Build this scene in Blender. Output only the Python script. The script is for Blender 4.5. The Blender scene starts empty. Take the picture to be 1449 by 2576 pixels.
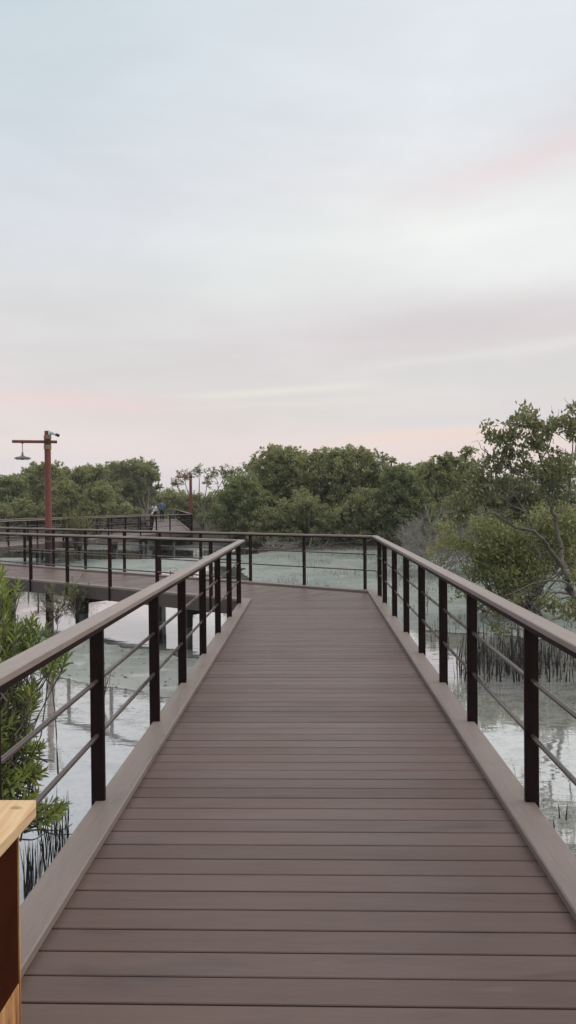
import bpy, bmesh, math, random
import numpy as np
from mathutils import Vector, Matrix

SC = bpy.context.scene
COL = SC.collection
rad = math.radians
random.seed(7)
RNG = np.random.default_rng(11)

# ------------------------------------------------------------------ camera
F_PX, CX, CY, H = 1906.0, 724.5, 1288.0, 1.45
PITCH, YAW, ROLL = rad(0.7063), rad(1.734), rad(0.5)
_F = Vector((-math.sin(YAW) * math.cos(PITCH), math.cos(YAW) * math.cos(PITCH), -math.sin(PITCH)))
_R = Vector((math.cos(YAW), math.sin(YAW), 0))
_U = _R.cross(_F)
CR = _R * math.cos(ROLL) - _U * math.sin(ROLL)
CU = _R * math.sin(ROLL) + _U * math.cos(ROLL)
cam_d = bpy.data.cameras.new('camera')
cam = bpy.data.objects.new('camera', cam_d)
COL.objects.link(cam)
m = Matrix((CR, CU, -_F)).transposed().to_4x4()
m.translation = (0, 0, H)
cam.matrix_world = m
cam_d.sensor_fit = 'VERTICAL'
cam_d.sensor_height = 36
cam_d.lens = 36 * F_PX / 2576
cam_d.clip_start = 0.05
cam_d.clip_end = 6000
SC.camera = cam


def at(px, py, y):
    """point of the place seen at photo pixel (1449 wide) at the distance y along the walkway"""
    d = CR * (px - CX) + CU * (CY - py) + _F * F_PX
    t = y / d.y
    return Vector((d.x * t, y, H + d.z * t))


def onz(px, py, z):
    d = CR * (px - CX) + CU * (CY - py) + _F * F_PX
    t = (z - H) / d.z
    return Vector((d.x * t, d.y * t, z))


# ------------------------------------------------------------------ node helpers
def lin(c):
    return tuple(((v / 255) / 12.92 if v / 255 <= .04045 else ((v / 255 + .055) / 1.055) ** 2.4) for v in c) + (1.0,)


class NT:
    def __init__(s, nt):
        s.nt = nt
        s.n = nt.nodes
        s.l = nt.links

    def node(s, t, **kw):
        x = s.n.new(t)
        for k, v in kw.items():
            setattr(x, k, v)
        return x

    def put(s, sock, v):
        if hasattr(v, 'is_output') or isinstance(v, bpy.types.NodeSocket):
            s.l.new(v, sock)
        else:
            sock.default_value = v

    def math(s, op, a, b=0.0, c=0.0, clamp=False):
        x = s.node('ShaderNodeMath', operation=op, use_clamp=clamp)
        s.put(x.inputs[0], a)
        s.put(x.inputs[1], b)
        s.put(x.inputs[2], c)
        return x.outputs[0]

    def mix(s, f, a, b, blend='MIX'):
        x = s.node('ShaderNodeMix', data_type='RGBA', blend_type=blend)
        s.put(x.inputs[0], f)
        s.put(x.inputs[6], a)
        s.put(x.inputs[7], b)
        return x.outputs[2]

    def rng(s, v, a, b, c=0.0, d=1.0, smooth=True):
        x = s.node('ShaderNodeMapRange', interpolation_type='SMOOTHSTEP' if smooth else 'LINEAR')
        s.put(x.inputs[0], v)
        for i, k in enumerate((a, b, c, d)):
            s.put(x.inputs[i + 1], k)
        return x.outputs[0]

    def ramp(s, v, stops, srgb=True):
        x = s.node('ShaderNodeValToRGB')
        cr = x.color_ramp
        while len(cr.elements) < len(stops):
            cr.elements.new(0.5)
        for e, (p, c) in zip(cr.elements, stops):
            e.position = p
            e.color = lin(c) if srgb else (tuple(c) + (1.0,))
        s.put(x.inputs[0], v)
        return x.outputs[0]

    def noise(s, vec, scale=1.0, detail=2.0, rough=.5, dist=0.0):
        x = s.node('ShaderNodeTexNoise')
        s.put(x.inputs['Vector'], vec)
        x.inputs['Scale'].default_value = scale
        x.inputs['Detail'].default_value = detail
        x.inputs['Roughness'].default_value = rough
        x.inputs['Distortion'].default_value = dist
        return x.outputs['Fac']

    def scale(s, vec, sc, loc=(0, 0, 0), rot=(0, 0, 0)):
        x = s.node('ShaderNodeMapping')
        s.put(x.inputs[0], vec)
        x.inputs[1].default_value = loc
        x.inputs[2].default_value = rot
        x.inputs[3].default_value = sc
        return x.outputs[0]


# ------------------------------------------------------------------ sky
SUN_EL, SUN_AZ = rad(42), rad(78)     # azimuth measured to the right of the walkway
world = bpy.data.worlds.new("World")
SC.world = world
world.use_nodes = True
w = NT(world.node_tree)
w.n.clear()
tc = w.node('ShaderNodeTexCoord')
sep = w.node('ShaderNodeSeparateXYZ')
w.l.new(tc.outputs['Generated'], sep.inputs[0])
sx, sy, sz = sep.outputs
wn = w.noise(w.scale(tc.outputs['Generated'], (2.2, 2.2, 9)), 1.0, 3, .5)
wn2 = w.noise(w.scale(tc.outputs['Generated'], (1.2, 1.2, 3.5), (3, 1, 2)), 1.0, 3, .55)
warp = w.math('MULTIPLY', w.math('SUBTRACT', wn, .5), .035)
z1 = w.math('ADD', w.math('ADD', sz, warp), w.math('MULTIPLY', w.math('SUBTRACT', wn2, .5), .10))
z1 = w.math('ADD', z1, w.math('MULTIPLY', w.math('SUBTRACT', 0.0, sx), .05))
zl = w.math('MAXIMUM', z1, 0.0)
left = w.ramp(zl, [(0, (228, 225, 231)), (.06, (231, 224, 227)), (.10, (233, 223, 221)), (.14, (229, 223, 222)), (.20, (221, 219, 221)),
                   (.27, (222, 225, 228)), (.35, (218, 223, 232)), (.43, (211, 221, 230)), (.55, (203, 217, 226)), (.75, (222, 228, 233)), (1, (236, 237, 238))])
right = w.ramp(zl, [(0, (227, 221, 227)), (.07, (236, 221, 217)), (.11, (225, 220, 220)), (.16, (223, 222, 222)), (.215, (222, 218, 220)),
                    (.27, (236, 239, 239)), (.33, (241, 245, 244)), (.38, (234, 235, 238)), (.47, (228, 234, 241)), (.57, (228, 236, 243)), (.75, (236, 240, 243)), (1, (242, 242, 241))])
cl = w.mix(w.rng(w.math('ADD', sx, w.math('MULTIPLY', w.math('SUBTRACT', wn2, .5), .35)), -.44, .22), left, right)


def band(center, width, amount, colour, x0, x1, x2=None, x3=None, base=None):
    """soft streak of cloud at height `center` (socket), fading in from x0 to x1 and out from x2 to x3"""
    global cl
    d = w.math('DIVIDE', w.math('SUBTRACT', w.math('ADD', sz, warp), center), width)
    g = w.math('EXPONENT', w.math('MULTIPLY', w.math('MULTIPLY', d, d), -1.0))
    g = w.math('MULTIPLY', g, w.rng(sx, x0, x1))
    if x2 is not None:
        g = w.math('MULTIPLY', g, w.rng(sx, x2, x3, 1.0, 0.0))
    g = w.math('MULTIPLY', g, w.math('MULTIPLY', w.rng(wn, .25, .7, .5, 1.0), amount))
    cl = w.mix(g, cl, lin(colour))


xx = w.math('MULTIPLY', sx, sx)
cstreak = w.math('ADD', .346, w.math('ADD', w.math('MULTIPLY', sx, .08), w.math('MULTIPLY', xx, .40)))
band(cstreak, .020, .62, (238, 216, 219), .02, .28)
band(w.math('ADD', cstreak, .03), .024, .55, (220, 218, 225), .16, .34)
band(w.math('ADD', .205, w.math('MULTIPLY', sx, .05)), .030, .55, (221, 214, 217), -.25, .08)
band(w.math('ADD', .122, w.math('MULTIPLY', sx, -.03)), .011, .7, (239, 214, 213), -.6, -.28, -.28, -.08)
band(w.math('ADD', .150, w.math('MULTIPLY', sx, .06)), .006, .8, (238, 235, 228), -.22, -.08, .0, .12)
band(w.math('ADD', .131, w.math('MULTIPLY', sx, .05)), .006, .6, (235, 229, 223), -.25, -.10, .02, .2)
band(w.math('ADD', .170, w.math('MULTIPLY', sx, .08)), .007, .5, (233, 234, 231), .02, .14)
band(w.math('ADD', .080, w.math('MULTIPLY', sx, .03)), .008, .8, (243, 219, 207), .0, .12, .24, .4)
band(w.math('ADD', .098, w.math('MULTIPLY', sx, .03)), .008, .5, (219, 217, 223), .0, .12)
band(w.math('ADD', .055, w.math('MULTIPLY', sx, .0)), .014, .45, (240, 217, 216), .02, .2)
# faint drawn-out cloud texture
fw = w.noise(w.scale(tc.outputs['Generated'], (1.4, 1.4, 11), (7, 2, 0), (0, rad(-9), 0)), 1.6, 6, .62, .6)
fw2 = w.noise(w.scale(tc.outputs['Generated'], (3, 3, 7), (1, 5, 0), (0, rad(-14), 0)), 1.3, 5, .6, .4)
cl = w.mix(1.0, cl, w.math('ADD', .985, w.math('ADD', w.math('MULTIPLY', w.rng(fw, .3, .7), .04), w.math('MULTIPLY', w.rng(fw2, .35, .7), .045))), 'MULTIPLY')
# unseen sky overhead raised past white, added to lift light on water and deck
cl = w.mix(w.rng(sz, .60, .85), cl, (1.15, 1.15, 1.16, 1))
# below the horizon: pale ground light
cl = w.mix(w.rng(sz, -.06, -.01, 1.0, 0.0), cl, (.45, .46, .45, 1))
sky = w.node('ShaderNodeTexSky', sky_type='NISHITA')
sky.sun_disc = False
sky.sun_elevation = SUN_EL
sky.sun_rotation = SUN_AZ
sky.dust_density = 2.0
nis = w.mix(1.0, sky.outputs[0], (.06, .06, .06, 1), 'MULTIPLY')
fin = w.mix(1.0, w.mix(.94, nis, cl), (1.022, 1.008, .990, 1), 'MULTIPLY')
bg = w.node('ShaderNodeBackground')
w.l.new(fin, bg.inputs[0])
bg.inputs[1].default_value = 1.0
wo = w.node('ShaderNodeOutputWorld')
w.l.new(bg.outputs[0], wo.inputs[0])

sun_d = bpy.data.lights.new('sun', 'SUN')
sun_d.energy = 1.35
sun_d.angle = rad(45)
sun_d.color = (1, .93, .86)
sun = bpy.data.objects.new('sun', sun_d)
COL.objects.link(sun)
sdir = Vector((math.sin(SUN_AZ) * math.cos(SUN_EL), math.cos(SUN_AZ) * math.cos(SUN_EL), math.sin(SUN_EL)))
sun.rotation_euler = sdir.to_track_quat('Z', 'Y').to_euler()
SC.view_settings.view_transform = 'Standard'
SC.view_settings.look = 'None'
SC.view_settings.exposure = 0
SC.view_settings.gamma = 1
SC.cycles.max_bounces = 6
SC.cycles.transparent_max_bounces = 12
SC.cycles.transmission_bounces = 3
SC.cycles.diffuse_bounces = 3
SC.cycles.glossy_bounces = 3
SC.cycles.caustics_reflective = False
SC.cycles.caustics_refractive = False


# ------------------------------------------------------------------ materials
def mat(name):
    mt = bpy.data.materials.new(name)
    mt.use_nodes = True
    t = NT(mt.node_tree)
    b = t.n['Principled BSDF']
    return mt, t, b


def simple(name, c, rough=.5, metal=0.0, spec=.5, var=.12, vscale=8.0, bump=0.0, bscale=60):
    mt, t, b = mat(name)
    g = t.node('ShaderNodeNewGeometry')
    n = t.noise(g.outputs['Position'], vscale, 4, .6)
    col = t.mix(n, tuple(k * (1 - var * 2) for k in c) + (1,), tuple(min(1, k * (1 + var * 2)) for k in c) + (1,))
    t.l.new(col, b.inputs['Base Color'])
    t.put(b.inputs['Roughness'], t.rng(n, .2, .8, max(0, rough - .08), min(1, rough + .1)))
    b.inputs['Metallic'].default_value = metal
    b.inputs['Specular IOR Level'].default_value = spec
    if bump:
        bp = t.node('ShaderNodeBump')
        bp.inputs['Strength'].default_value = bump
        bp.inputs['Distance'].default_value = .003
        t.l.new(t.noise(g.outputs['Position'], bscale, 3), bp.inputs['Height'])
        t.l.new(bp.outputs[0], b.inputs['Normal'])
    return mt


def board(name, c, ang=0.0, rough=.55, island=.10, along='X', streak=.16, spec=.42):
    """composite timber: fine grain and dirt running along the board"""
    mt, t, b = mat(name)
    g = t.node('ShaderNodeNewGeometry')
    p = t.scale(g.outputs['Position'], (1, 1, 1), rot=(0, 0, -ang))
    sc = (1.4, 26, 26) if along == 'X' else (26, 1.4, 26)
    grain = t.noise(t.scale(p, sc), 1.0, 5, .65)
    fine = t.noise(t.scale(p, tuple(k * 7 for k in sc)), 1.0, 2, .5)
    smsc = (1.1, 7, 7) if along == 'X' else (7, 1.1, 7)
    smear = t.noise(t.scale(p, smsc, loc=(5, 3, 0)), 1.0, 4, .6, .4)
    blot = t.noise(p, 1.3, 4, .6)
    speck = t.noise(p, 55, 2, .5)
    isl = g.outputs['Random Per Island']
    v = t.math('ADD', 1 - island, t.math('MULTIPLY', isl, island * 2))
    ripple = t.noise(t.scale(p, (.5, 1.1, 1), loc=(9, 1, 0)), 1.0, 3, .5)
    v = t.math('ADD', v, t.math('MULTIPLY', t.math('SUBTRACT', ripple, .5), .30))
    v = t.math('ADD', v, t.math('MULTIPLY', t.math('SUBTRACT', grain, .5), streak * 2))
    v = t.math('ADD', v, t.math('MULTIPLY', t.math('SUBTRACT', fine, .5), .34))
    v = t.math('ADD', v, t.math('MULTIPLY', t.math('SUBTRACT', blot, .5), .30))
    v = t.math('MULTIPLY', v, t.rng(smear, .30, .48, .72, 1.0))
    v = t.math('MULTIPLY', v, t.rng(speck, .66, .72, 1.0, 1.12))
    col = t.mix(1.0, tuple(c) + (1,), v, 'MULTIPLY')
    col = t.mix(t.rng(smear, .62, .80, 0.0, .25), col, (.26, .22, .215, 1))
    col = t.mix(t.math('MULTIPLY', isl, .12), col, (.15, .135, .14, 1))
    t.l.new(col, b.inputs['Base Color'])
    t.put(b.inputs['Roughness'], t.rng(smear, .25, .7, rough - .1, rough + .12))
    b.inputs['Specular IOR Level'].default_value = spec
    bp = t.node('ShaderNodeBump')
    bp.inputs['Strength'].default_value = .35
    bp.inputs['Distance'].default_value = .002
    t.l.new(fine, bp.inputs['Height'])
    t.l.new(bp.outputs[0], b.inputs['Normal'])
    return mt


def leafmat(name, dark, light, warm, warm_amt=.08, rough=.5, trans=.25):
    mt, t, b = mat(name)
    g = t.node('ShaderNodeNewGeometry')
    isl = g.outputs['Random Per Island']
    big = t.noise(g.outputs['Position'], .9, 3, .6)
    clump = t.noise(g.outputs['Position'], 2.6, 3, .6)
    f = t.math('ADD', t.math('MULTIPLY', isl, .40), t.math('ADD', t.math('MULTIPLY', t.rng(big, .35, .65), .25), t.math('MULTIPLY', t.rng(clump, .38, .64), .35)))
    col = t.mix(f, tuple(dark) + (1,), tuple(light) + (1,))
    col = t.mix(t.rng(isl, 1 - warm_amt, 1 - warm_amt + .01), col, tuple(warm) + (1,))
    d = t.node('ShaderNodeBsdfTranslucent')
    t.l.new(t.mix(1.0, col, (1.25, 1.3, .7, 1), 'MULTIPLY'), d.inputs[0])
    t.l.new(col, b.inputs['Base Color'])
    b.inputs['Roughness'].default_value = rough
    b.inputs['Specular IOR Level'].default_value = .35
    mx = t.node('ShaderNodeMixShader')
    mx.inputs[0].default_value = trans
    t.l.new(b.outputs[0], mx.inputs[1])
    t.l.new(d.outputs[0], mx.inputs[2])
    t.l.new(mx.outputs[0], t.n['Material Output'].inputs[0])
    return mt


M = {}
M['steel'] = simple('dark_painted_steel', (.0125, .0048, .0050), .5, 0, .12, .15, 5, .15, 90)
M['rod'] = simple('brown_steel_rod', (.11, .085, .082), .26, .5, .9, .12, 6)
M['pile_low'] = simple('tide_stained_concrete', (.095, .105, .10), .8, 0, .3, .22, 9, .5, 40)
M['pile_up'] = simple('dark_timber_pile', (.028, .026, .028), .7, 0, .3, .3, 7, .4, 40)
M['redwood'] = board('red_stained_pole', (.185, .045, .033), 0, .6, .04, 'X', .25)
M['dark_steel'] = simple('dark_bracket', (.035, .018, .017), .55, 0, .4, .2, 6)
M['rope'] = simple('tan_rope', (.33, .22, .12), .9, 0, .2, .3, 60, .8, 150)
M['lampgrey'] = simple('grey_lamp_metal', (.15, .14, .155), .45, .3, .5, .15, 12)
M['lampwhite'] = simple('pale_lamp_glass', (.62, .64, .66), .3, 0, .5, .05, 12)
M['white'] = simple('white_plastic', (.62, .72, .74), .45, 0, .5, .08, 20)
M['black'] = simple('black_plastic', (.012, .01, .012), .3, 0, .5, .1, 20)
M['bark'] = simple('grey_bark', (.185, .175, .145), .85, 0, .2, .35, 7, .6, 45)
M['bark_dark'] = simple('brown_bark', (.10, .085, .07), .9, 0, .2, .35, 6, .5, 45)
M['bark_tree'] = simple('weathered_bark', (.125, .115, .095), .85, 0, .2, .4, 7, .6, 45)
M['twig_grey'] = simple('dead_twig', (.30, .28, .255), .9, 0, .2, .3, 5)
M['root'] = simple('dark_wet_root', (.018, .014, .015), .55, 0, .4, .3, 30)
M['debris'] = simple('dark_debris', (.05, .05, .04), .8, 0, .2, .4, 9)
M['leaf_far'] = leafmat('mangrove_leaf_far', (.140, .152, .090), (.42, .435, .245), (.36, .29, .19), .05, .5, .40)
M['leaf_far2'] = leafmat('mangrove_leaf_far_green', (.115, .145, .085), (.37, .40, .22), (.30, .26, .14), .04, .5, .38)
M['leaf_mid'] = leafmat('mangrove_leaf_olive', (.115, .130, .062), (.33, .345, .17), (.42, .28, .10), .04)
M['leaf_near'] = leafmat('mangrove_leaf_near', (.085, .130, .040), (.34, .40, .11), (.38, .32, .08), .05, .38, .22)
M['leaf_tree'] = leafmat('mangrove_leaf_tree', (.088, .106, .055), (.31, .325, .175), (.32, .22, .13), .07)

# pine
mt, t, b = mat('pale_pine')
g = t.node('ShaderNodeNewGeometry')
p = t.scale(g.outputs['Position'], (30, 3.2, 30), rot=(0, 0, rad(-28)))
gr = t.noise(p, 1.0, 3, .5, .6)
gr2 = t.noise(t.scale(g.outputs['Position'], (150, 9, 150), rot=(0, 0, rad(-28))), 1.0, 2)
knot = t.noise(g.outputs['Position'], 11, 1, .5)
col = t.ramp(gr, [(.3, (178, 136, 92)), (.42, (198, 164, 122)), (.6, (212, 184, 144)), (.75, (190, 150, 108))])
col = t.mix(t.rng(gr2, .35, .7, 0, .25), col, lin((190, 145, 100)))
col = t.mix(t.rng(knot, .70, .76, 0, .7), col, lin((120, 90, 68)))
t.l.new(col, b.inputs['Base Color'])
b.inputs['Roughness'].default_value = .6
M['pine'] = mt
mt, t, b = mat('orange_pine')
g = t.node('ShaderNodeNewGeometry')
gr = t.noise(t.scale(g.outputs['Position'], (30, 30, 5), rot=(rad(35), 0, 0)), 1.0, 4, .55, .8)
col = t.ramp(gr, [(.3, (112, 74, 46)), (.5, (180, 130, 84)), (.7, (206, 162, 112))])
t.l.new(col, b.inputs['Base Color'])
b.inputs['Roughness'].default_value = .6
M['pine_orange'] = mt
M['pine_dark'] = simple('dark_brown_board', (.040, .0105, .0045), .8, 0, .04, .35, 9)  # dark red-brown tone for the bin's side and back panels

DECK = (.106, .066, .054)
KERB = (.205, .164, .146)


# ------------------------------------------------------------------ object helpers
def tag(o, label=None, cat=None, group=None, kind=None):
    if label:
        o['label'] = label
    if cat:
        o['category'] = cat
    if group:
        o['group'] = group
    if kind:
        o['kind'] = kind
    return o


def empty(name, loc, label, cat, group=None, rz=0.0):
    o = bpy.data.objects.new(name, None)
    COL.objects.link(o)
    o.location = loc
    o.rotation_euler = (0, 0, rz)
    o.empty_display_size = .1
    return tag(o, label, cat, group)


def mesh_obj(name, verts, faces, material, parent=None, smooth=False, world_space=True):
    """verts given in world space; a parent's offset is taken off so that the part is its true child"""
    verts = np.asarray(verts, dtype=np.float64).reshape(-1, 3)
    if parent is not None and world_space:
        inv = np.array(Matrix.LocRotScale(parent.location, parent.rotation_euler, None).inverted())
        verts = verts @ inv[:3, :3].T + inv[:3, 3]
    me = bpy.data.meshes.new(name)
    if isinstance(faces, np.ndarray):
        nf, k = faces.shape
        me.vertices.add(len(verts))
        me.vertices.foreach_set('co', verts.astype(np.float32).ravel())
        me.loops.add(nf * k)
        me.loops.foreach_set('vertex_index', faces.astype(np.int32).ravel())
        me.polygons.add(nf)
        me.polygons.foreach_set('loop_start', np.arange(0, nf * k, k, dtype=np.int32))
        me.polygons.foreach_set('loop_total', np.full(nf, k, dtype=np.int32))
    else:
        me.from_pydata([tuple(v) for v in verts], [], faces)
    if smooth:
        me.polygons.foreach_set('use_smooth', np.ones(len(me.polygons), dtype=bool))
    me.update(calc_edges=True)
    me.validate()
    me.materials.append(material)
    o = bpy.data.objects.new(name, me)
    COL.objects.link(o)
    if parent is not None:
        o.parent = parent
    return o


class MB:
    """collects primitives into one mesh"""
    def __init__(s):
        s.v = []
        s.f = []

    def add(s, vs, fs):
        k = len(s.v)
        s.v += [tuple(v) for v in vs]
        s.f += [tuple(i + k for i in f) for f in fs]

    def prism(s, poly, z0, z1):
        """poly: counter-clockwise (x, y) list"""
        n = len(poly)
        a = sum(poly[i][0] * poly[(i + 1) % n][1] - poly[(i + 1) % n][0] * poly[i][1] for i in range(n))
        if a < 0:
            poly = poly[::-1]
        vs = [(x, y, z0) for x, y in poly] + [(x, y, z1) for x, y in poly]
        fs = [tuple(range(n))[::-1], tuple(range(n, 2 * n))]
        fs += [(i, (i + 1) % n, n + (i + 1) % n, n + i) for i in range(n)]
        s.add(vs, fs)

    def loft(s, rings, cap=True):
        n = len(rings[0])
        k = len(s.v)
        for r in rings:
            s.v += [tuple(p) for p in r]
        for j in range(len(rings) - 1):
            for i in range(n):
                s.f.append((k + j * n + i, k + j * n + (i + 1) % n, k + (j + 1) * n + (i + 1) % n, k + (j + 1) * n + i))
        if cap:
            s.f.append(tuple(k + i for i in range(n))[::-1])
            s.f.append(tuple(k + (len(rings) - 1) * n + i for i in range(n)))

    def tube(s, pts, rr, n=8, cap=True):
        pts = [Vector(p) for p in pts]
        if not hasattr(rr, '__len__'):
            rr = [rr] * len(pts)
        rings = []
        for i, p in enumerate(pts):
            d = (pts[min(i + 1, len(pts) - 1)] - pts[max(i - 1, 0)])
            if d.length < 1e-9:
                d = Vector((0, 0, 1))
            d.normalize()
            ref = Vector((0, 0, 1)) if abs(d.z) < .9 else Vector((0, 1, 0))
            a = d.cross(ref).normalized()
            b_ = d.cross(a).normalized()
            rings.append([p + (a * math.cos(q) + b_ * math.sin(q)) * rr[i] for q in [2 * math.pi * j / n for j in range(n)]])
        s.loft(rings, cap)

    def lathe(s, prof, c, n=24):
        rings = [[(c[0] + r * math.cos(q), c[1] + r * math.sin(q), c[2] + z) for q in [2 * math.pi * j / n for j in range(n)]] for r, z in prof]
        s.loft(rings, False)

    def box(s, c, size, rz=0.0, bev=0.0):
        hx, hy, hz = [k / 2 for k in size]
        cs, sn = math.cos(rz), math.sin(rz)
        def T(x, y, z):
            return (c[0] + x * cs - y * sn, c[1] + x * sn + y * cs, c[2] + z)
        if bev <= 0:
            vs = [T(x, y, z) for z in (-hz, hz) for x, y in ((-hx, -hy), (hx, -hy), (hx, hy), (-hx, hy))]
            s.add(vs, [(3, 2, 1, 0), (4, 5, 6, 7), (0, 1, 5, 4), (1, 2, 6, 5), (2, 3, 7, 6), (3, 0, 4, 7)])
            return
        b_ = bev
        oct_ = [(-hx + b_, -hy), (hx - b_, -hy), (hx, -hy + b_), (hx, hy - b_), (hx - b_, hy), (-hx + b_, hy), (-hx, hy - b_), (-hx, -hy + b_)]
        inn = [(x * (1 - b_ / hx), y * (1 - b_ / hy)) for x, y in oct_]
        s.loft([[T(x, y, -hz) for x, y in inn], [T(x, y, -hz + b_) for x, y in oct_], [T(x, y, hz - b_) for x, y in oct_], [T(x, y, hz) for x, y in inn]])

    def build(s, name, material, parent=None, smooth=False):
        return mesh_obj(name, s.v, s.f, material, parent, smooth)


# ------------------------------------------------------------------ the walkway's path
def inter(p, d, q, e):
    a = np.array([[d[0], -e[0]], [d[1], -e[1]]])
    t_ = np.linalg.solve(a, np.array(q) - np.array(p))
    return np.array(p) + np.array(d) * t_[0]


DB = np.array((-.812, .584)); DB /= np.linalg.norm(DB)
DC = np.array((.31, .951)); DC /= np.linalg.norm(DC)
DD = np.array((-.200, .980)); DD /= np.linalg.norm(DD)
J0 = np.array((0., -5.))
J1 = np.array((0., 11.64))
J2 = inter(J1, DB, (-7.19, 39.62), DC)
J3 = inter((-7.19, 39.62), DC, (-7.22, 39.1), DD)
J4 = J3 + DD * ((69.7 - J3[1]) / DD[1])
J5 = J4 + np.array((-18., -.9))
PATH = [J0, J1, J2, J3, J4, J5]


def offset_path(off):
    pts = []
    n = len(PATH)
    dirs = [(PATH[i + 1] - PATH[i]) / np.linalg.norm(PATH[i + 1] - PATH[i]) for i in range(n - 1)]
    nor = [np.array((-d[1], d[0])) for d in dirs]
    for i in range(n):
        if i == 0:
            pts.append(PATH[0] + nor[0] * off)
        elif i == n - 1:
            pts.append(PATH[-1] + nor[-1] * off)
        else:
            pts.append(inter(PATH[i] + nor[i - 1] * off, dirs[i - 1], PATH[i] + nor[i] * off, dirs[i]))
    return pts


DIRS = [(PATH[i + 1] - PATH[i]) / np.linalg.norm(PATH[i + 1] - PATH[i]) for i in range(len(PATH) - 1)]


def clip(poly, p, n_):
    """keep the part of poly where (x-p).n <= 0"""
    out = []
    for i in range(len(poly)):
        a, b_ = np.array(poly[i]), np.array(poly[(i + 1) % len(poly)])
        da, db = np.dot(a - p, n_), np.dot(b_ - p, n_)
        if da <= 0:
            out.append(tuple(a))
        if (da < 0 < db) or (db < 0 < da):
            out.append(tuple(a + (b_ - a) * (da / (da - db))))
    return out


WATER_Z = -.82
LEGNAME = ['near straight boardwalk leading away from the viewer', 'boardwalk leg crossing to the left behind the near railing',
           'more distant boardwalk leg behind the tall lamp pole', 'far boardwalk leg the two people walk along', 'farthest boardwalk leg turning left beyond the people']
PITCH_B = .128
KJ = {(0, 1): [-1.4, 5.77], (0, -1): [-.8, 6.6]}


def kerb_prism(mb, a0, a1, b0, b1):
    """a: inner edge start/end, b: outer edge; inner top edge eased"""
    def ring(a_, b_):
        a_, b_ = np.array(a_), np.array(b_)
        u = (b_ - a_) / np.linalg.norm(b_ - a_)
        return [(*a_, .003), (*b_, .003), (*b_, .034), (*(b_ - u * .003), .036), (*(a_ + u * .006), .036), (*a_, .031)]
    mb.loft([ring(a0, b0), ring(a1, b1)])


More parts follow.
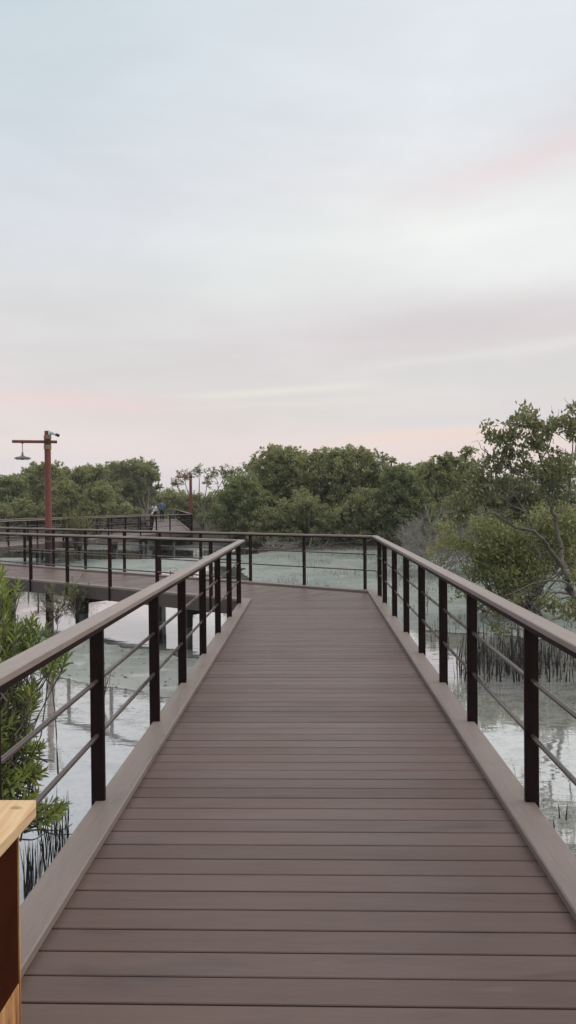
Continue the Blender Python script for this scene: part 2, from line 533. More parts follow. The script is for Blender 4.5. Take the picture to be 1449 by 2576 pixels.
def build_leg(i):
    a, b_ = PATH[i], PATH[i + 1]
    d = DIRS[i]
    nrm = np.array((-d[1], d[0]))
    L = np.linalg.norm(b_ - a)
    ang = math.atan2(d[1], d[0])
    root = empty('boardwalk', (a[0], a[1], 0), LEGNAME[i] + ', brown composite planks', 'boardwalk', 'boardwalk legs')
    # cutting lines at the two corners
    cuts = []
    if i > 0:
        bis = DIRS[i - 1] + d
        bis /= np.linalg.norm(bis)
        cuts.append((a + bis * .002, -bis))
    if i < len(DIRS) - 1:
        bis = DIRS[i + 1] + d
        bis /= np.linalg.norm(bis)
        cuts.append((b_ - bis * .002, bis))
    mb = MB()
    hw = 1.0
    ext = 3.2
    s0, s1 = (-ext if i > 0 else 0), (L + ext if i < len(DIRS) - 1 else L)
    k = math.floor(s0 / PITCH_B)
    while k * PITCH_B < s1:
        sa = k * PITCH_B + .0035
        sb = (k + 1) * PITCH_B - .0040
        k += 1
        poly = [tuple(a + d * s_ + nrm * w_) for s_, w_ in ((sa, -hw), (sb, -hw), (sb, hw), (sa, hw))]
        clipped = False
        for p_, n_ in cuts:
            q = clip(poly, p_, n_)
            if len(q) != 4 or any(abs(u[0] - v[0]) + abs(u[1] - v[1]) > 1e-6 for u, v in zip(q, poly)):
                clipped = True
            poly = q
            if len(poly) < 3:
                break
        if len(poly) < 3:
            continue
        zt = -random.random() * .0012
        if clipped or i > 1:
            mb.prism(poly, -.024, zt)
        else:
            c = .0028
            prof = [(sa, -.024), (sb, -.024), (sb, zt - c), (sb - c, zt), (sa + c, zt), (sa, zt - c)]
            rings = [[(*(a + d * s_ + nrm * w_), z_) for s_, z_ in prof] for w_ in (-hw, hw)]
            mb.loft(rings[::-1])
    mb.build('plank_deck', board('deck_boards', DECK, ang - math.pi / 2, .42, .15, 'X', .19), root)
    # kerbs
    for sgn in (1, -1):
        inn, out = offset_path(sgn * .896), offset_path(sgn * 1.038)
        p0, p1, q0, q1 = inn[i], inn[i + 1], out[i], out[i + 1]
        breaks = KJ.get((i, sgn))
        if breaks is None:
            n_ = max(1, int(L / 3.6))
            breaks = None
            ts = [(j / n_, (j + 1) / n_) for j in range(n_)]
        else:
            ys = [p0[1]] + breaks + [min(p1[1], q1[1]) * 0 + 1e9]
            ts = None
        kb = MB()
        if ts is not None:
            for j, (ta, tb) in enumerate(ts):
                e = .002 / L
                ta2 = ta + (e if j else 0)
                tb2 = tb - (e if j < len(ts) - 1 else 0)
                P = lambda u, t_: u[0] + (u[1] - u[0]) * t_
                poly = [P((p0, p1), ta2), P((p0, p1), tb2), P((q0, q1), tb2), P((q0, q1), ta2)]
                kerb_prism(kb, poly[0], poly[1], poly[3], poly[2])
        else:
            for j in range(len(ys) - 1):
                ya, yb = ys[j] + .002, ys[j + 1] - .002
                e0, e1 = (p1[1], q1[1]) if ys[j + 1] > 1e8 else (yb, yb)
                poly = [(p0[0], ya), (p0[0], e0), (q0[0], e1), (q0[0], ya)]
                kerb_prism(kb, poly[0], poly[1], poly[3], poly[2])
        kb.build('kerb_board', board('kerb', KERB, ang, .5, .05, 'X', .12), root)
        fo, fi = offset_path(sgn * 1.034), offset_path(sgn * 1.004)
        fb = MB()
        fb.prism([tuple(v) for v in (fi[i], fi[i + 1], fo[i + 1], fo[i])], -.205, .001)
        fb.build('fascia_board', M['fascia'], root)
    # dark sheet added under the planks so the gaps read as shade
    o0, o1 = offset_path(-.99), offset_path(.99)
    ul = MB()
    ul.prism([tuple(v) for v in (o0[i], o0[i + 1], o1[i + 1], o1[i])], -.0275, -.0255)
    ul.build('gap_shade_sheet', M['steel'], root)
    # under-deck beams
    ub = MB()
    for off in (-.6, 0, .6):
        o0, o1 = offset_path(off - .04), offset_path(off + .04)
        ub.prism([tuple(v) for v in (o0[i], o0[i + 1], o1[i + 1], o1[i])], -.17, -.028)
    ub.build('joists', M['steel'], root)
    # piles
    step, first = 2.6, {0: .9, 1: 1.75, 2: 2.0, 3: 1.7, 4: 2}[i]
    s_ = first
    while s_ < L - .6:
        for w_ in (.94, -.94):
            c = a + d * s_ + nrm * w_
            pb = MB()
            pb.box((c[0], c[1], -.86), (.125, .125, .72), ang, .008)
            pl = pb.build('pile', M['pile_low'], root)
            pb = MB()
            pb.box((c[0], c[1], -.352), (.131, .131, .296), ang, .006)
            pb.build('pile_sleeve', M['pile_up'], pl if False else root)
        cb = MB()
        c = a + d * s_
        cb.box((c[0] - .001, c[1], -.262), (.09, 1.72, .11), ang)
        cb.build('cross_beam', M['pile_up'], root)
        s_ += step
    return root


M['fascia'] = board('fascia', (.074, .054, .050), 0, .6, .03, 'X', .10)
for i in range(5):
    build_leg(i)

# ------------------------------------------------------------------ railings
post0 = None
RAIL_LABEL = {
    (0, 1): 'near left railing beside the leafy shrub, grey brown handrail on dark posts',
    (0, -1): 'near right railing by the leaning tree, grey brown handrail on dark posts',
    (1, 1): 'front railing of the crossing boardwalk, starts at the near left corner',
    (1, -1): 'back railing of the crossing boardwalk, passing right in front of the tall lamp pole',
    (2, 1): 'back railing of the distant boardwalk below the left hand trees',
    (2, -1): 'front railing of the distant boardwalk, ends at the small far lamp pole',
    (3, 1): 'far railing seen edge on at the left elbow of the woman in white',
    (3, -1): 'far railing right of the man in blue, running to the small lamp pole',
    (4, 1): 'farthest low railing on the near side of the last leg, left of the people',
    (4, -1): 'farthest railing closing the view behind the two people',
}


def project_s(i, sgn, pxs, py_guess=None):
    """positions along leg i of posts seen at the given photo columns (vertical plane of the rail)"""
    line = offset_path(sgn * 1.027)
    p, d = line[i], DIRS[i]
    res = []
    for px in pxs:
        r = CR * (px - CX) + CU * (CY - 1400) + _F * F_PX
        q = inter((0, 0), (r.x, r.y), p, d)
        res.append(float(np.dot(q - p, d)))
    return res


def post_mesh(ang):
    mb = MB()
    mb.box((0, 0, .338), (.028, .064, 1.086), 0, .003)
    for z in (.70, .52):   # bolt heads, on the side that faces back along the walk
        for s_ in (1, -1):
            mb.tube([(s_ * .013, 0, z), (s_ * .0185, 0, z)], .011, 8)
    return mb


def build_rail(i, sgn):
    line = offset_path(sgn * 1.027)
    a, b_ = line[i], line[i + 1]
    d = DIRS[i]
    ang = math.atan2(d[1], d[0])
    L = np.linalg.norm(b_ - a)
    root = empty('railing', (a[0], a[1], 0), RAIL_LABEL[(i, sgn)], 'railing', 'railings of the boardwalk')
    o0, o1 = offset_path(sgn * .976), offset_path(sgn * 1.068)
    hb = MB()
    ins = .004
    w0, w1 = offset_path(sgn * (.976 + ins)), offset_path(sgn * (1.068 - ins))
    def ring(t_, lo, hi, lo2, hi2):
        q = lambda u: u[i] if t_ == 0 else u[i + 1]
        A, B, A2, B2 = q(lo), q(hi), q(lo2), q(hi2)
        return [(A[0], A[1], .884), (B[0], B[1], .884), (B[0], B[1], .906), (B2[0], B2[1], .910), (A2[0], A2[1], .910), (A[0], A[1], .906)]
    hb.loft([ring(0, o0, o1, w0, w1), ring(1, o0, o1, w0, w1)])
    hb.build('handrail', board('handrail_board', (.265, .215, .193), ang, .42, .03, 'X', .12, .5), root)
    sb = MB()
    f0, f1 = offset_path(sgn * .980), offset_path(sgn * 1.064)
    sb.prism([tuple(v) for v in (f0[i], f0[i + 1], f1[i + 1], f1[i])], .860, .8835)
    sb.build('handrail_support', M['steel'], root)
    for z in (.608, .347):
        rb = MB()
        rb.tube([(a[0], a[1], z), (b_[0], b_[1], z)], .0115 if i < 2 else .013, 10)
        rb.build('rod', M['rod'], root, smooth=True)
    # posts
    if i == 0:
        ys = [-3.4, -2.2, -1.0, .15, 1.25, 2.37, 3.58, 4.89, 5.95, 7.1, 8.25, 9.41, 10.66] + ([11.45] if sgn < 0 else [])
        ss = [y - a[1] for y in ys]
    elif i == 1 and sgn == 1:
        ss = project_s(1, 1, [530, 395, 276, 169, 77, -5])
        while ss[-1] < L - 1.3:
            ss.append(ss[-1] + 1.17)
    elif i == 1:
        ss = project_s(1, -1, [918, 765, 630, 505, 402, 313, 215, 135, 62.5])
        while ss[-1] < L - 1.3:
            ss.append(ss[-1] + 1.17)
    elif i == 2 and sgn == -1:
        ss = project_s(2, -1, [480.5, 428.5, 394.5, 354.5, 316.5, 273.5])[::-1]
        while ss[0] > 1.3:
            ss = [ss[0] - 1.55] + ss
    else:
        n_ = max(1, round((L - .3) / 1.2))
        ss = [.12 + (L - .24) * j / n_ for j in range(n_ + 1)]
    for s_ in ss:
        if s_ < -.3 or s_ > L + .3:
            continue
        c = a + d * s_
        o = bpy.data.objects.new('post', POST_ME)
        COL.objects.link(o)
        o.parent = root
        o.location = (c[0] - a[0], c[1] - a[1], 0)
        o.rotation_euler = (0, 0, ang)
    return root


pm = post_mesh(0)
POST_ME = bpy.data.meshes.new('post')
POST_ME.from_pydata(pm.v, [], pm.f)
POST_ME.materials.append(M['steel'])
POST_ME.update()
for i in range(5):
    for sgn in (1, -1):
        build_rail(i, sgn)


# ------------------------------------------------------------------ seabed, water
def vnoise(x, y, seed):
    """smooth value noise on arrays"""
    r = np.random.default_rng(seed)
    tab = r.random((256, 256))
    xi, yi = np.floor(x).astype(int), np.floor(y).astype(int)
    fx, fy = x - xi, y - yi
    fx, fy = fx * fx * (3 - 2 * fx), fy * fy * (3 - 2 * fy)
    g = lambda a, b_: tab[a % 256, b_ % 256]
    return (g(xi, yi) * (1 - fx) + g(xi + 1, yi) * fx) * (1 - fy) + (g(xi, yi + 1) * (1 - fx) + g(xi + 1, yi + 1) * fx) * fy


def fbm(x, y, seed, oct_=4):
    s_, a, t_ = 0, 1, 0
    for k in range(oct_):
        s_ = s_ + a * vnoise(x * 2 ** k, y * 2 ** k, seed + k)
        t_ += a
        a *= .5
    return s_ / t_ - .5


def sdf(x, y, poly):
    """signed distance, positive inside"""
    poly = np.array(poly, float)
    d = np.full(x.shape, 1e9)
    inside = np.zeros(x.shape, bool)
    n = len(poly)
    for i in range(n):
        a, b_ = poly[i], poly[(i + 1) % n]
        ex, ey = b_ - a
        wx, wy = x - a[0], y - a[1]
        t_ = np.clip((wx * ex + wy * ey) / (ex * ex + ey * ey), 0, 1)
        d = np.minimum(d, (wx - ex * t_) ** 2 + (wy - ey * t_) ** 2)
        c = ((a[1] <= y) & (b_[1] > y)) | ((b_[1] <= y) & (a[1] > y))
        with np.errstate(divide='ignore', invalid='ignore'):
            xc = a[0] + (y - a[1]) / (b_[1] - a[1] + 1e-12) * ex
        inside ^= c & (x < xc)
    d = np.sqrt(d)
    return np.where(inside, d, -d)


STRIP = [(-14, 14.2), (-8, 11.4), (-3.6, 9.75), (-1.2, 8.0), (.2, 7.4), (.3, 10.2), (-1.0, 10.9), (-3.6, 12.7), (-5.6, 14.3), (-9, 16.2), (-14, 18.6)]
FLAT = [(1.2, 13.6), (2.2, 12.8), (3.4, 12.6), (5, 11.6), (9, 12.5), (14, 13), (80, 20), (80, 400), (-120, 400), (-90, 22), (-16, 21), (-8, 20.4), (-5.6, 21.5),
        (-4.2, 26.2), (-3.2, 27.0), (-2.7, 26), (-2.3, 23), (-1.7, 17.5), (-.6, 14.5)]
CHAN = [(-16, 33.5), (-7.4, 31.0), (-5.4, 31.5), (-5.0, 35), (-6.4, 37.5), (-9, 38), (-16, 40)]
CHAN2 = [(-5.5, 33), (-3.0, 33.5), (-1.0, 37), (-2.5, 42), (-4.8, 44)]


def bed_h(x, y):
    n1 = fbm(x * .8 + 40, y * .8 + 70, 1)
    n2 = fbm(x * 3.1 + 10, y * 3.1, 9)
    d = np.maximum(sdf(x, y, STRIP), sdf(x, y, FLAT))
    d = np.minimum(d, -sdf(x, y, CHAN))
    d = np.minimum(d, -sdf(x, y, CHAN2))
    h = -.058 + .076 / (1 + np.exp(-np.clip((d + n1 * .5) * 3.4, -30, 30)))
    h = h + n1 * .012 + n2 * .018
    # right-hand near pool: shallow bars that just break the surface
    near_r = (x > 0) & (y < 9.2)
    h = h + np.where(near_r, .012, 0) * np.clip((9.2 - y) / 1.0, 0, 1)
    # bank that carries the trees
    h = h + .16 * (1 / (1 + np.exp(-np.clip((y - 38.5 - np.abs(x) * .05 + n1 * 4) * 1.2, -30, 30))))
    return WATER_Z + h


def grid(xs, ys, z_fn):
    X, Y = np.meshgrid(xs, ys)
    Z = z_fn(X, Y)
    v = np.stack([X, Y, Z], -1).reshape(-1, 3)
    nx, ny = len(xs), len(ys)
    idx = np.arange(nx * ny).reshape(ny, nx)
    f = np.stack([idx[:-1, :-1], idx[:-1, 1:], idx[1:, 1:], idx[1:, :-1]], -1).reshape(-1, 4)
    return v, f


xs = np.concatenate([-np.geomspace(900, 14, 45), np.arange(-13.9, 8, .09), np.geomspace(8, 900, 45)])
ys = np.concatenate([-np.geomspace(500, 6, 22), np.arange(-5.5, 1, .3), np.arange(1, 16, .07), np.arange(16, 44, .16), np.geomspace(44, 1200, 60)])
v, f = grid(xs, ys, bed_h)
mt, t, b = mat('marl_mud')
g = t.node('ShaderNodeNewGeometry')
sp = t.node('ShaderNodeSeparateXYZ')
t.l.new(g.outputs['Position'], sp.inputs[0])
pos = g.outputs['Position']
big = t.noise(pos, .55, 5, .6)
med = t.noise(t.scale(pos, (2.0, 3.4, 1)), 1.0, 6, .65, .5)
blo = t.noise(t.scale(pos, (5.5, 8, 1), loc=(3, 8, 0)), 1.0, 5, .7, .8)
smal = t.noise(t.scale(pos, (9, 16, 1)), 1.0, 4, .6)
pit = t.node('ShaderNodeTexVoronoi')
pit.inputs['Scale'].default_value = 5.5
t.l.new(t.scale(pos, (1, 1.6, 1)), pit.inputs['Vector'])
wet = t.rng(t.math('ADD', sp.outputs[2], t.math('MULTIPLY', t.math('SUBTRACT', smal, .5), .008)), WATER_Z - .010, WATER_Z + .004)
bedc = t.mix(t.rng(med, .36, .46), (.58, .60, .57, 1), (.95, .955, .945, 1))
bedc = t.mix(t.rng(smal, .30, .42, .5, 0), bedc, (.26, .28, .24, 1))
bedc = t.mix(t.math('MULTIPLY', t.rng(blo, .43, .50, .75, 0), t.rng(sp.outputs[0], -.5, 1.0, .35, 1.0)), bedc, (.42, .45, .41, 1))
mud = t.mix(t.rng(big, .35, .65), (.145, .172, .150, 1), (.225, .25, .226, 1))
mud = t.mix(t.rng(smal, .30, .46, .5, 0), mud, (.17, .20, .175, 1))
mud = t.mix(t.rng(pit.outputs['Distance'], .03, .15, .75, 0), mud, (.11, .125, .105, 1))
mud = t.mix(t.rng(med, .52, .66, 0, .45), mud, (.40, .43, .40, 1))
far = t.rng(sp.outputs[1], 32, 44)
mud = t.mix(t.rng(sp.outputs[1], 14.0, 12.0), mud, (1.45, 1.36, 1.40, 1), 'MULTIPLY')
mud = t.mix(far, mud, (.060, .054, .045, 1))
col = t.mix(wet, bedc, mud)
t.l.new(col, b.inputs['Base Color'])
t.put(b.inputs['Roughness'], t.math('ADD', t.rng(smal, .3, .7, .34, .6), t.math('MULTIPLY', far, .4)))
t.put(b.inputs['Specular IOR Level'], t.math('SUBTRACT', .42, t.math('MULTIPLY', far, .42)))
bp = t.node('ShaderNodeBump')
bp.inputs['Strength'].default_value = .5
bp.inputs['Distance'].default_value = .02
t.l.new(smal, bp.inputs['Height'])
t.l.new(bp.outputs[0], b.inputs['Normal'])
tag(mesh_obj('tidal_mudflat', v, f, mt, None, True), kind='structure')

v, f = grid(np.array([-900., 900.]), np.array([-500., 1200.]), lambda x, y: x * 0 + WATER_Z)
mt, t, b = mat('still_water')
t.n.remove(b)
g = t.node('ShaderNodeNewGeometry')
pos = g.outputs['Position']
rip = t.noise(t.scale(pos, (2.2, 6.5, 1)), 1.0, 3, .55, .3)
rip2 = t.noise(t.scale(pos, (.5, 1.4, 1)), 1.0, 2, .5)
bp = t.node('ShaderNodeBump')
bp.inputs['Strength'].default_value = 1.0
bp.inputs['Distance'].default_value = .0016
t.l.new(t.math('MULTIPLY', rip, t.rng(rip2, .35, .65, .35, 1.4)), bp.inputs['Height'])
gl = t.node('ShaderNodeBsdfGlossy')
gl.inputs['Roughness'].default_value = .018
gl.inputs['Color'].default_value = (.98, .98, 1, 1)
t.l.new(bp.outputs[0], gl.inputs['Normal'])
tr = t.node('ShaderNodeBsdfTransparent')
tr.inputs[0].default_value = (.99, .998, .996, 1)
fr = t.node('ShaderNodeFresnel')
fr.inputs['IOR'].default_value = 1.42
t.l.new(bp.outputs[0], fr.inputs['Normal'])
fac = t.rng(fr.outputs[0], .02, .72, .33, 1.0, False)
mx = t.node('ShaderNodeMixShader')
t.l.new(fac, mx.inputs[0])
t.l.new(tr.outputs[0], mx.inputs[1])
t.l.new(gl.outputs[0], mx.inputs[2])
t.l.new(mx.outputs[0], t.n['Material Output'].inputs[0])
tag(mesh_obj('water', v, f, mt), kind='structure')


# ------------------------------------------------------------------ foliage
def unit(a):
    return a / (np.linalg.norm(a, axis=1, keepdims=True) + 1e-9)


def leaves(P, D, N, L, W, rich=False):
    """one pointed leaf per row: base P, direction D, facing N, length L, width W"""
    D = unit(D)
    S = unit(np.cross(D, N))
    N2 = np.cross(S, D)
    L = np.asarray(L).reshape(-1, 1)
    W = np.asarray(W).reshape(-1, 1)
    n = len(P)
    if not rich:
        v = np.stack([P, P + D * L * .45 + S * W * .5 + N2 * W * .12, P + D * L, P + D * L * .45 - S * W * .5 + N2 * W * .12], 1)
        f = (np.arange(n) * 4)[:, None] + np.array([[0, 1, 2, 3]])
        return v.reshape(-1, 3), f
    v = np.stack([P, P + D * L * .28 + S * W * .42 + N2 * W * .22, P + D * L * .66 + S * W * .40 + N2 * W * .18, P + D * L - N2 * L * .08,
                  P + D * L * .66 - S * W * .40 + N2 * W * .18, P + D * L * .28 - S * W * .42 + N2 * W * .22], 1)
    f = (np.arange(n) * 6)[:, None, None] + np.array([[[0, 1, 2, 3], [0, 3, 4, 5]]])
    return v.reshape(-1, 3), f.reshape(-1, 4)


def crown_leaves(lobes, dens, leaf, rng, sub=.30, flat=.8, hollow=.55):
    """lobes: (centre, radius, factor). clumps inside each lobe, leaves inside each clump"""
    VV, FF, k = [], [], 0
    tips = []
    for c, r, fct in lobes:
        nc = max(8, int(60 * fct))
        sb_ = sub * .78
        dirs = unit(rng.normal(size=(nc, 3)))
        rr = r * (hollow + (1.04 - hollow) * rng.random((nc, 1)) ** .7) * (1 + .24 * rng.normal(size=(nc, 1)))
        cc = np.array(c) + dirs * rr * np.array([1, 1, flat])
        cc = cc[cc[:, 2] > WATER_Z + .12]
        tips += [(np.array(c), q) for q in cc]
        per = int(dens * 3.6 * r * r * min(1.0, fct * 1.25) / max(nc, 1)) + 4
        s_ = r * sb_ * (.35 + .8 * rng.random((len(cc), 1, 1)))
        P = cc[:, None, :] + rng.normal(size=(len(cc), per, 3)) * s_ * np.array([.62, .62, .42])
        P = P.reshape(-1, 3)
        P = P[P[:, 2] > WATER_Z + .1]
        n = len(P)
        D = rng.normal(size=(n, 3)) * .8 + np.array([0, 0, .55]) + np.repeat(dirs[:1] * 0, n, 0)
        N = rng.normal(size=(n, 3)) * .6 + np.array([0, 0, .9])
        L = leaf * 1.12 * (.7 + .6 * rng.random(n))
        v_, f_ = leaves(P, D, N, L, L * .55)
        VV.append(v_)
        FF.append(f_ + k)
        k += len(v_)
    return np.concatenate(VV), np.concatenate(FF), tips


def wob(a, b_, rng, n=4, amp=.12, sag=0.0):
    a, b_ = np.array(a, float), np.array(b_, float)
    L = np.linalg.norm(b_ - a)
    out = []
    ph = rng.normal(size=3) * amp * L
    ph2 = rng.normal(size=3) * amp * L * .5
    for i in range(n + 1):
        t_ = i / n
        out.append(a + (b_ - a) * t_ + ph * math.sin(math.pi * t_) + ph2 * math.sin(2 * math.pi * t_) + np.array((0, 0, -sag * L)) * math.sin(math.pi * t_))
    return out


def make_tree(name, base, lobes, leaf, dens, lmat, bmat, label, cat, group=None, seed=0, sub=.30, hollow=.5, r0=.09, twigs=.35, stems=3, fork=.25):
    rng = np.random.default_rng(seed)
    base = Vector(base)
    root = empty(name, base, label, cat, group)
    v_, f_, tips = crown_leaves(lobes, dens, leaf, rng, sub, .8, hollow)
    mesh_obj('crown', v_, f_, lmat, root)
    mb = MB()
    b0 = np.array(base)
    starts = [b0 + np.append(rng.normal(size=2) * .18, 0) for _ in range(stems)]
    for k, (c, r, fct) in enumerate(lobes):
        c = np.array(c)
        st = starts[k % stems]
        mid = st + (c - st) * fork + np.array((0, 0, .25 * (c[2] - st[2]) * .5)) + rng.normal(size=3) * .08
        pts = wob(st, mid, rng, 3, .06)[:-1] + wob(mid, c, rng, 5, .08)
        n_ = len(pts)
        h = max(.6, c[2] - st[2])
        rr = [r0 * (1 - .78 * (j / (n_ - 1)) ** .8) * min(1.2, .5 + h * .15) for j in range(n_)]
        mb.tube(pts, rr, 6, False)
    for c, q in tips:
        if rng.random() < twigs:
            mb.tube(wob(c, q + (q - c) * .12, rng, 3, .1), [r0 * .22, r0 * .16, r0 * .11, r0 * .04], 4, False)
    mb.build('trunk', bmat, root, True)
    return root


def px_lobes(lst, y):
    out = []
    for e in lst:
        x_, yy, r = e[:3]
        dz = e[3] if len(e) > 3 else 0
        fct = e[4] if len(e) > 4 else 1.0
        p = at(x_, yy, y + dz)
        out.append(((p.x, p.y, p.z), r * (y + dz) / F_PX, fct))
    return out


GR_F = 'mangrove trees across the flooded flat'
# centre of the far shore, about 40 m away: (photo column, row, radius in photo pixels, extra depth)
make_tree('mangrove_tree', (at(700, 1264, 41).x, 41.5, -.75), px_lobes([(702, 1148, 34, 0, 1.1), (668, 1178, 30), (738, 1168, 30), (700, 1200, 50), (655, 1222, 40), (750, 1225, 44), (690, 1245, 46)], 41),
          .105, 1050, M['leaf_far'], M['bark'], 'tallest far mangrove, its peaked top left of centre on the skyline', 'tree', GR_F, 21, .26, .45)
make_tree('mangrove_tree', (at(865, 1264, 40).x, 40.6, -.75), px_lobes([(828, 1152, 28, 0, .8), (876, 1148, 28, 0, .8), (918, 1150, 24, 0, .8), (925, 1185, 30, 0, .8), (850, 1195, 48), (905, 1218, 42), (800, 1192, 30), (860, 1250, 48)], 40.4),
          .10, 800, M['leaf_far'], M['bark'], 'broad far mangrove with a thin see-through flat top, right of the peaked one', 'tree', GR_F, 22, .28, .45)
make_tree('mangrove_tree', (at(595, 1264, 39).x, 39.6, -.75), px_lobes([(610, 1212, 36), (578, 1250, 40), (630, 1255, 44), (562, 1300, 38), (610, 1310, 42), (590, 1340, 36)], 39.3),
          .10, 1250, M['leaf_far2'], M['bark_dark'], 'dense dark green rounded mangrove at the left end of the centre clump', 'tree', GR_F, 23, .30, .5)
make_tree('mangrove_tree', (at(720, 1264, 38).x, 38.6, -.75), px_lobes([(745, 1285, 46), (690, 1300, 42), (790, 1300, 42), (720, 1330, 36), (660, 1330, 34)], 38.6),
          .10, 900, M['leaf_far'], M['bark'], 'low spreading mangrove with pale bare limbs above the centre of the back railing', 'tree', GR_F, 24, .30, .5, .07, .8)
make_tree('mangrove_tree', (at(890, 1264, 38).x, 38.4, -.75), px_lobes([(860, 1300, 42), (915, 1280, 46), (965, 1260, 44), (900, 1325, 36), (955, 1315, 38)], 38.4),
          .10, 1150, M['leaf_far'], M['bark_dark'], 'dense low mangrove above the right half of the back railing', 'tree', GR_F, 25, .30, .5)
make_tree('mangrove_tree', (at(790, 1264, 38).x, 37.9, -.78), px_lobes([(640, 1350, 22), (690, 1352, 22), (745, 1350, 24), (800, 1345, 26), (850, 1345, 24), (905, 1350, 22), (960, 1350, 22), (820, 1310, 30), (770, 1262, 40), (950, 1290, 32)], 37.9),
          .09, 900, M['leaf_far'], M['twig_grey'], 'low skirt of foliage touching the water behind the back railing', 'tree', GR_F, 28, .30, .3, .05, 1.0, 4)
make_tree('mangrove_tree', (at(1020, 1264, 39).x, 38.5, -.75), px_lobes([(990, 1196, 34), (1040, 1205, 42), (1000, 1250, 46), (1060, 1260, 50), (1010, 1310, 46), (1075, 1315, 44), (1000, 1348, 26), (1060, 1352, 24), (985, 1160, 14, 0, .4)], 38),
          .10, 1300, M['leaf_far2'], M['bark_dark'], 'dense dark green mangrove directly behind the right corner of the railing', 'tree', GR_F, 26, .30, .5)
make_tree('mangrove_tree', (at(1110, 1264, 33).x, 33.5, -.75), px_lobes([(1095, 1172, 30, 0, .8), (1130, 1160, 26, 0, .8), (1080, 1200, 34), (1130, 1210, 44), (1180, 1190, 38, 0, .9), (1140, 1265, 44), (1175, 1140, 20, 0, .6)], 33),
          .095, 1100, M['leaf_far'], M['bark_dark'], 'mid distance mangrove between the dark green one and the near leaning tree', 'tree', GR_F, 27, .28, .5)
# left of the lamp poles, about 55-60 m
make_tree('mangrove_tree', (at(364, 1264, 75.5).x, 75.5, -.7), px_lobes([(375, 1182, 22, 0, .9), (340, 1178, 24), (300, 1182, 24), (385, 1200, 18, 0, .7), (355, 1212, 32), (310, 1222, 36), (270, 1225, 30), (320, 1250, 34), (285, 1262, 32), (385, 1240, 14, 0, .6), (402, 1225, 10, 0, .5)], 76),
          .15, 760, M['leaf_far'], M['bark'], 'wide flat-topped mangrove with a forked pale trunk, left of the two people', 'tree', GR_F, 31, .28, .45, .14, .3, 1, .3)
make_tree('mangrove_tree', (at(225, 1264, 62).x, 64, -.7), px_lobes([(245, 1190, 22), (205, 1198, 28), (225, 1225, 36), (180, 1225, 32), (265, 1255, 34), (205, 1270, 38)], 62),
          .14, 800, M['leaf_far'], M['bark_dark'], 'mangrove whose rounded crown stands right of the tall lamp pole', 'tree', GR_F, 32, .28, .5)
make_tree('mangrove_tree', (at(115, 1264, 58).x, 60, -.7), px_lobes([(105, 1182, 20, 0, .8), (140, 1188, 22, 0, .8), (85, 1205, 22, 0, .8), (125, 1220, 34), (75, 1240, 30), (140, 1265, 36), (95, 1275, 34)], 58),
          .13, 780, M['leaf_far'], M['bark_dark'], 'mangrove behind the tall lamp pole, its thin top below the lamp shade', 'tree', GR_F, 33, .28, .5)
make_tree('mangrove_tree', (at(25, 1264, 52).x, 54, -.7), px_lobes([(20, 1215, 22), (50, 1220, 20), (-15, 1225, 26), (30, 1250, 34), (-15, 1265, 34), (50, 1280, 32)], 52),
          .12, 900, M['leaf_far2'], M['bark_dark'], 'low dark mangrove at the left edge of the picture', 'tree', GR_F, 34, .30, .5)
make_tree('mangrove_tree', (at(230, 1264, 50).x, 52, -.7), px_lobes([(165, 1280, 30), (215, 1282, 30), (270, 1285, 28), (320, 1286, 26), (120, 1285, 30), (60, 1285, 30), (5, 1290, 30), (185, 1255, 30), (165, 1225, 26), (255, 1235, 26), (345, 1292, 18)], 50),
          .12, 800, M['leaf_far'], M['bark_dark'], 'low hanging mangrove foliage just above the distant railing', 'tree', GR_F, 35, .30, .5)
# sparse ones by the small lamp pole
make_tree('mangrove_tree', (at(505, 1264, 50).x, 51, -.7), px_lobes([(465, 1195, 22, 0, .35), (500, 1185, 20, 0, .35), (535, 1190, 20, 1, .35), (568, 1190, 22, 1, .4), (445, 1218, 16, 0, .4), (520, 1215, 20, 0, .3), (585, 1205, 18, 1, .4)], 50),
          .10, 620, M['leaf_tree'], M['bark'], 'thin see-through mangrove with bare pale limbs behind the small lamp pole', 'tree', GR_F, 36, .34, .3, .07, 1.0, 2)
make_tree('mangrove_tree', (at(510, 1264, 62).x, 63, -.7), px_lobes([(450, 1258, 26), (490, 1262, 26), (530, 1262, 26), (560, 1270, 26), (470, 1288, 22), (520, 1292, 24), (550, 1300, 22), (425, 1250, 20)], 62),
          .14, 500, M['leaf_far'], M['bark'], 'hazy low mangrove right of the small lamp pole, against the dense clump', 'tree', GR_F, 37, .30, .4, .07, .8)
make_tree('mangrove_tree', (at(430, 1264, 88).x, 90, -.7), px_lobes([(400, 1252, 18), (430, 1246, 18), (460, 1250, 18), (380, 1268, 18), (420, 1272, 20), (455, 1275, 18), (360, 1255, 16)], 88),
          .18, 320, M['leaf_far'], M['bark_dark'], 'most distant mangrove, low behind the heads of the two people', 'tree', GR_F, 38, .32, .4)
make_tree('mangrove_tree', (at(1240, 1264, 24).x, 25, -.75), px_lobes([(1215, 1235, 48), (1280, 1240, 52), (1160, 1285, 46), (1340, 1215, 56), (1260, 1300, 56), (1400, 1190, 50), (1430, 1260, 70), (1350, 1290, 60), (1230, 1350, 46), (1310, 1365, 54), (1400, 1350, 60), (1260, 1410, 44), (1350, 1425, 50), (1440, 1400, 50)], 24),
          .075, 1500, M['leaf_tree'], M['bark_dark'], 'brownish green mangrove mass behind the leaning tree, above its olive neighbour', 'tree', None, 39, .28, .5, .08, .5)

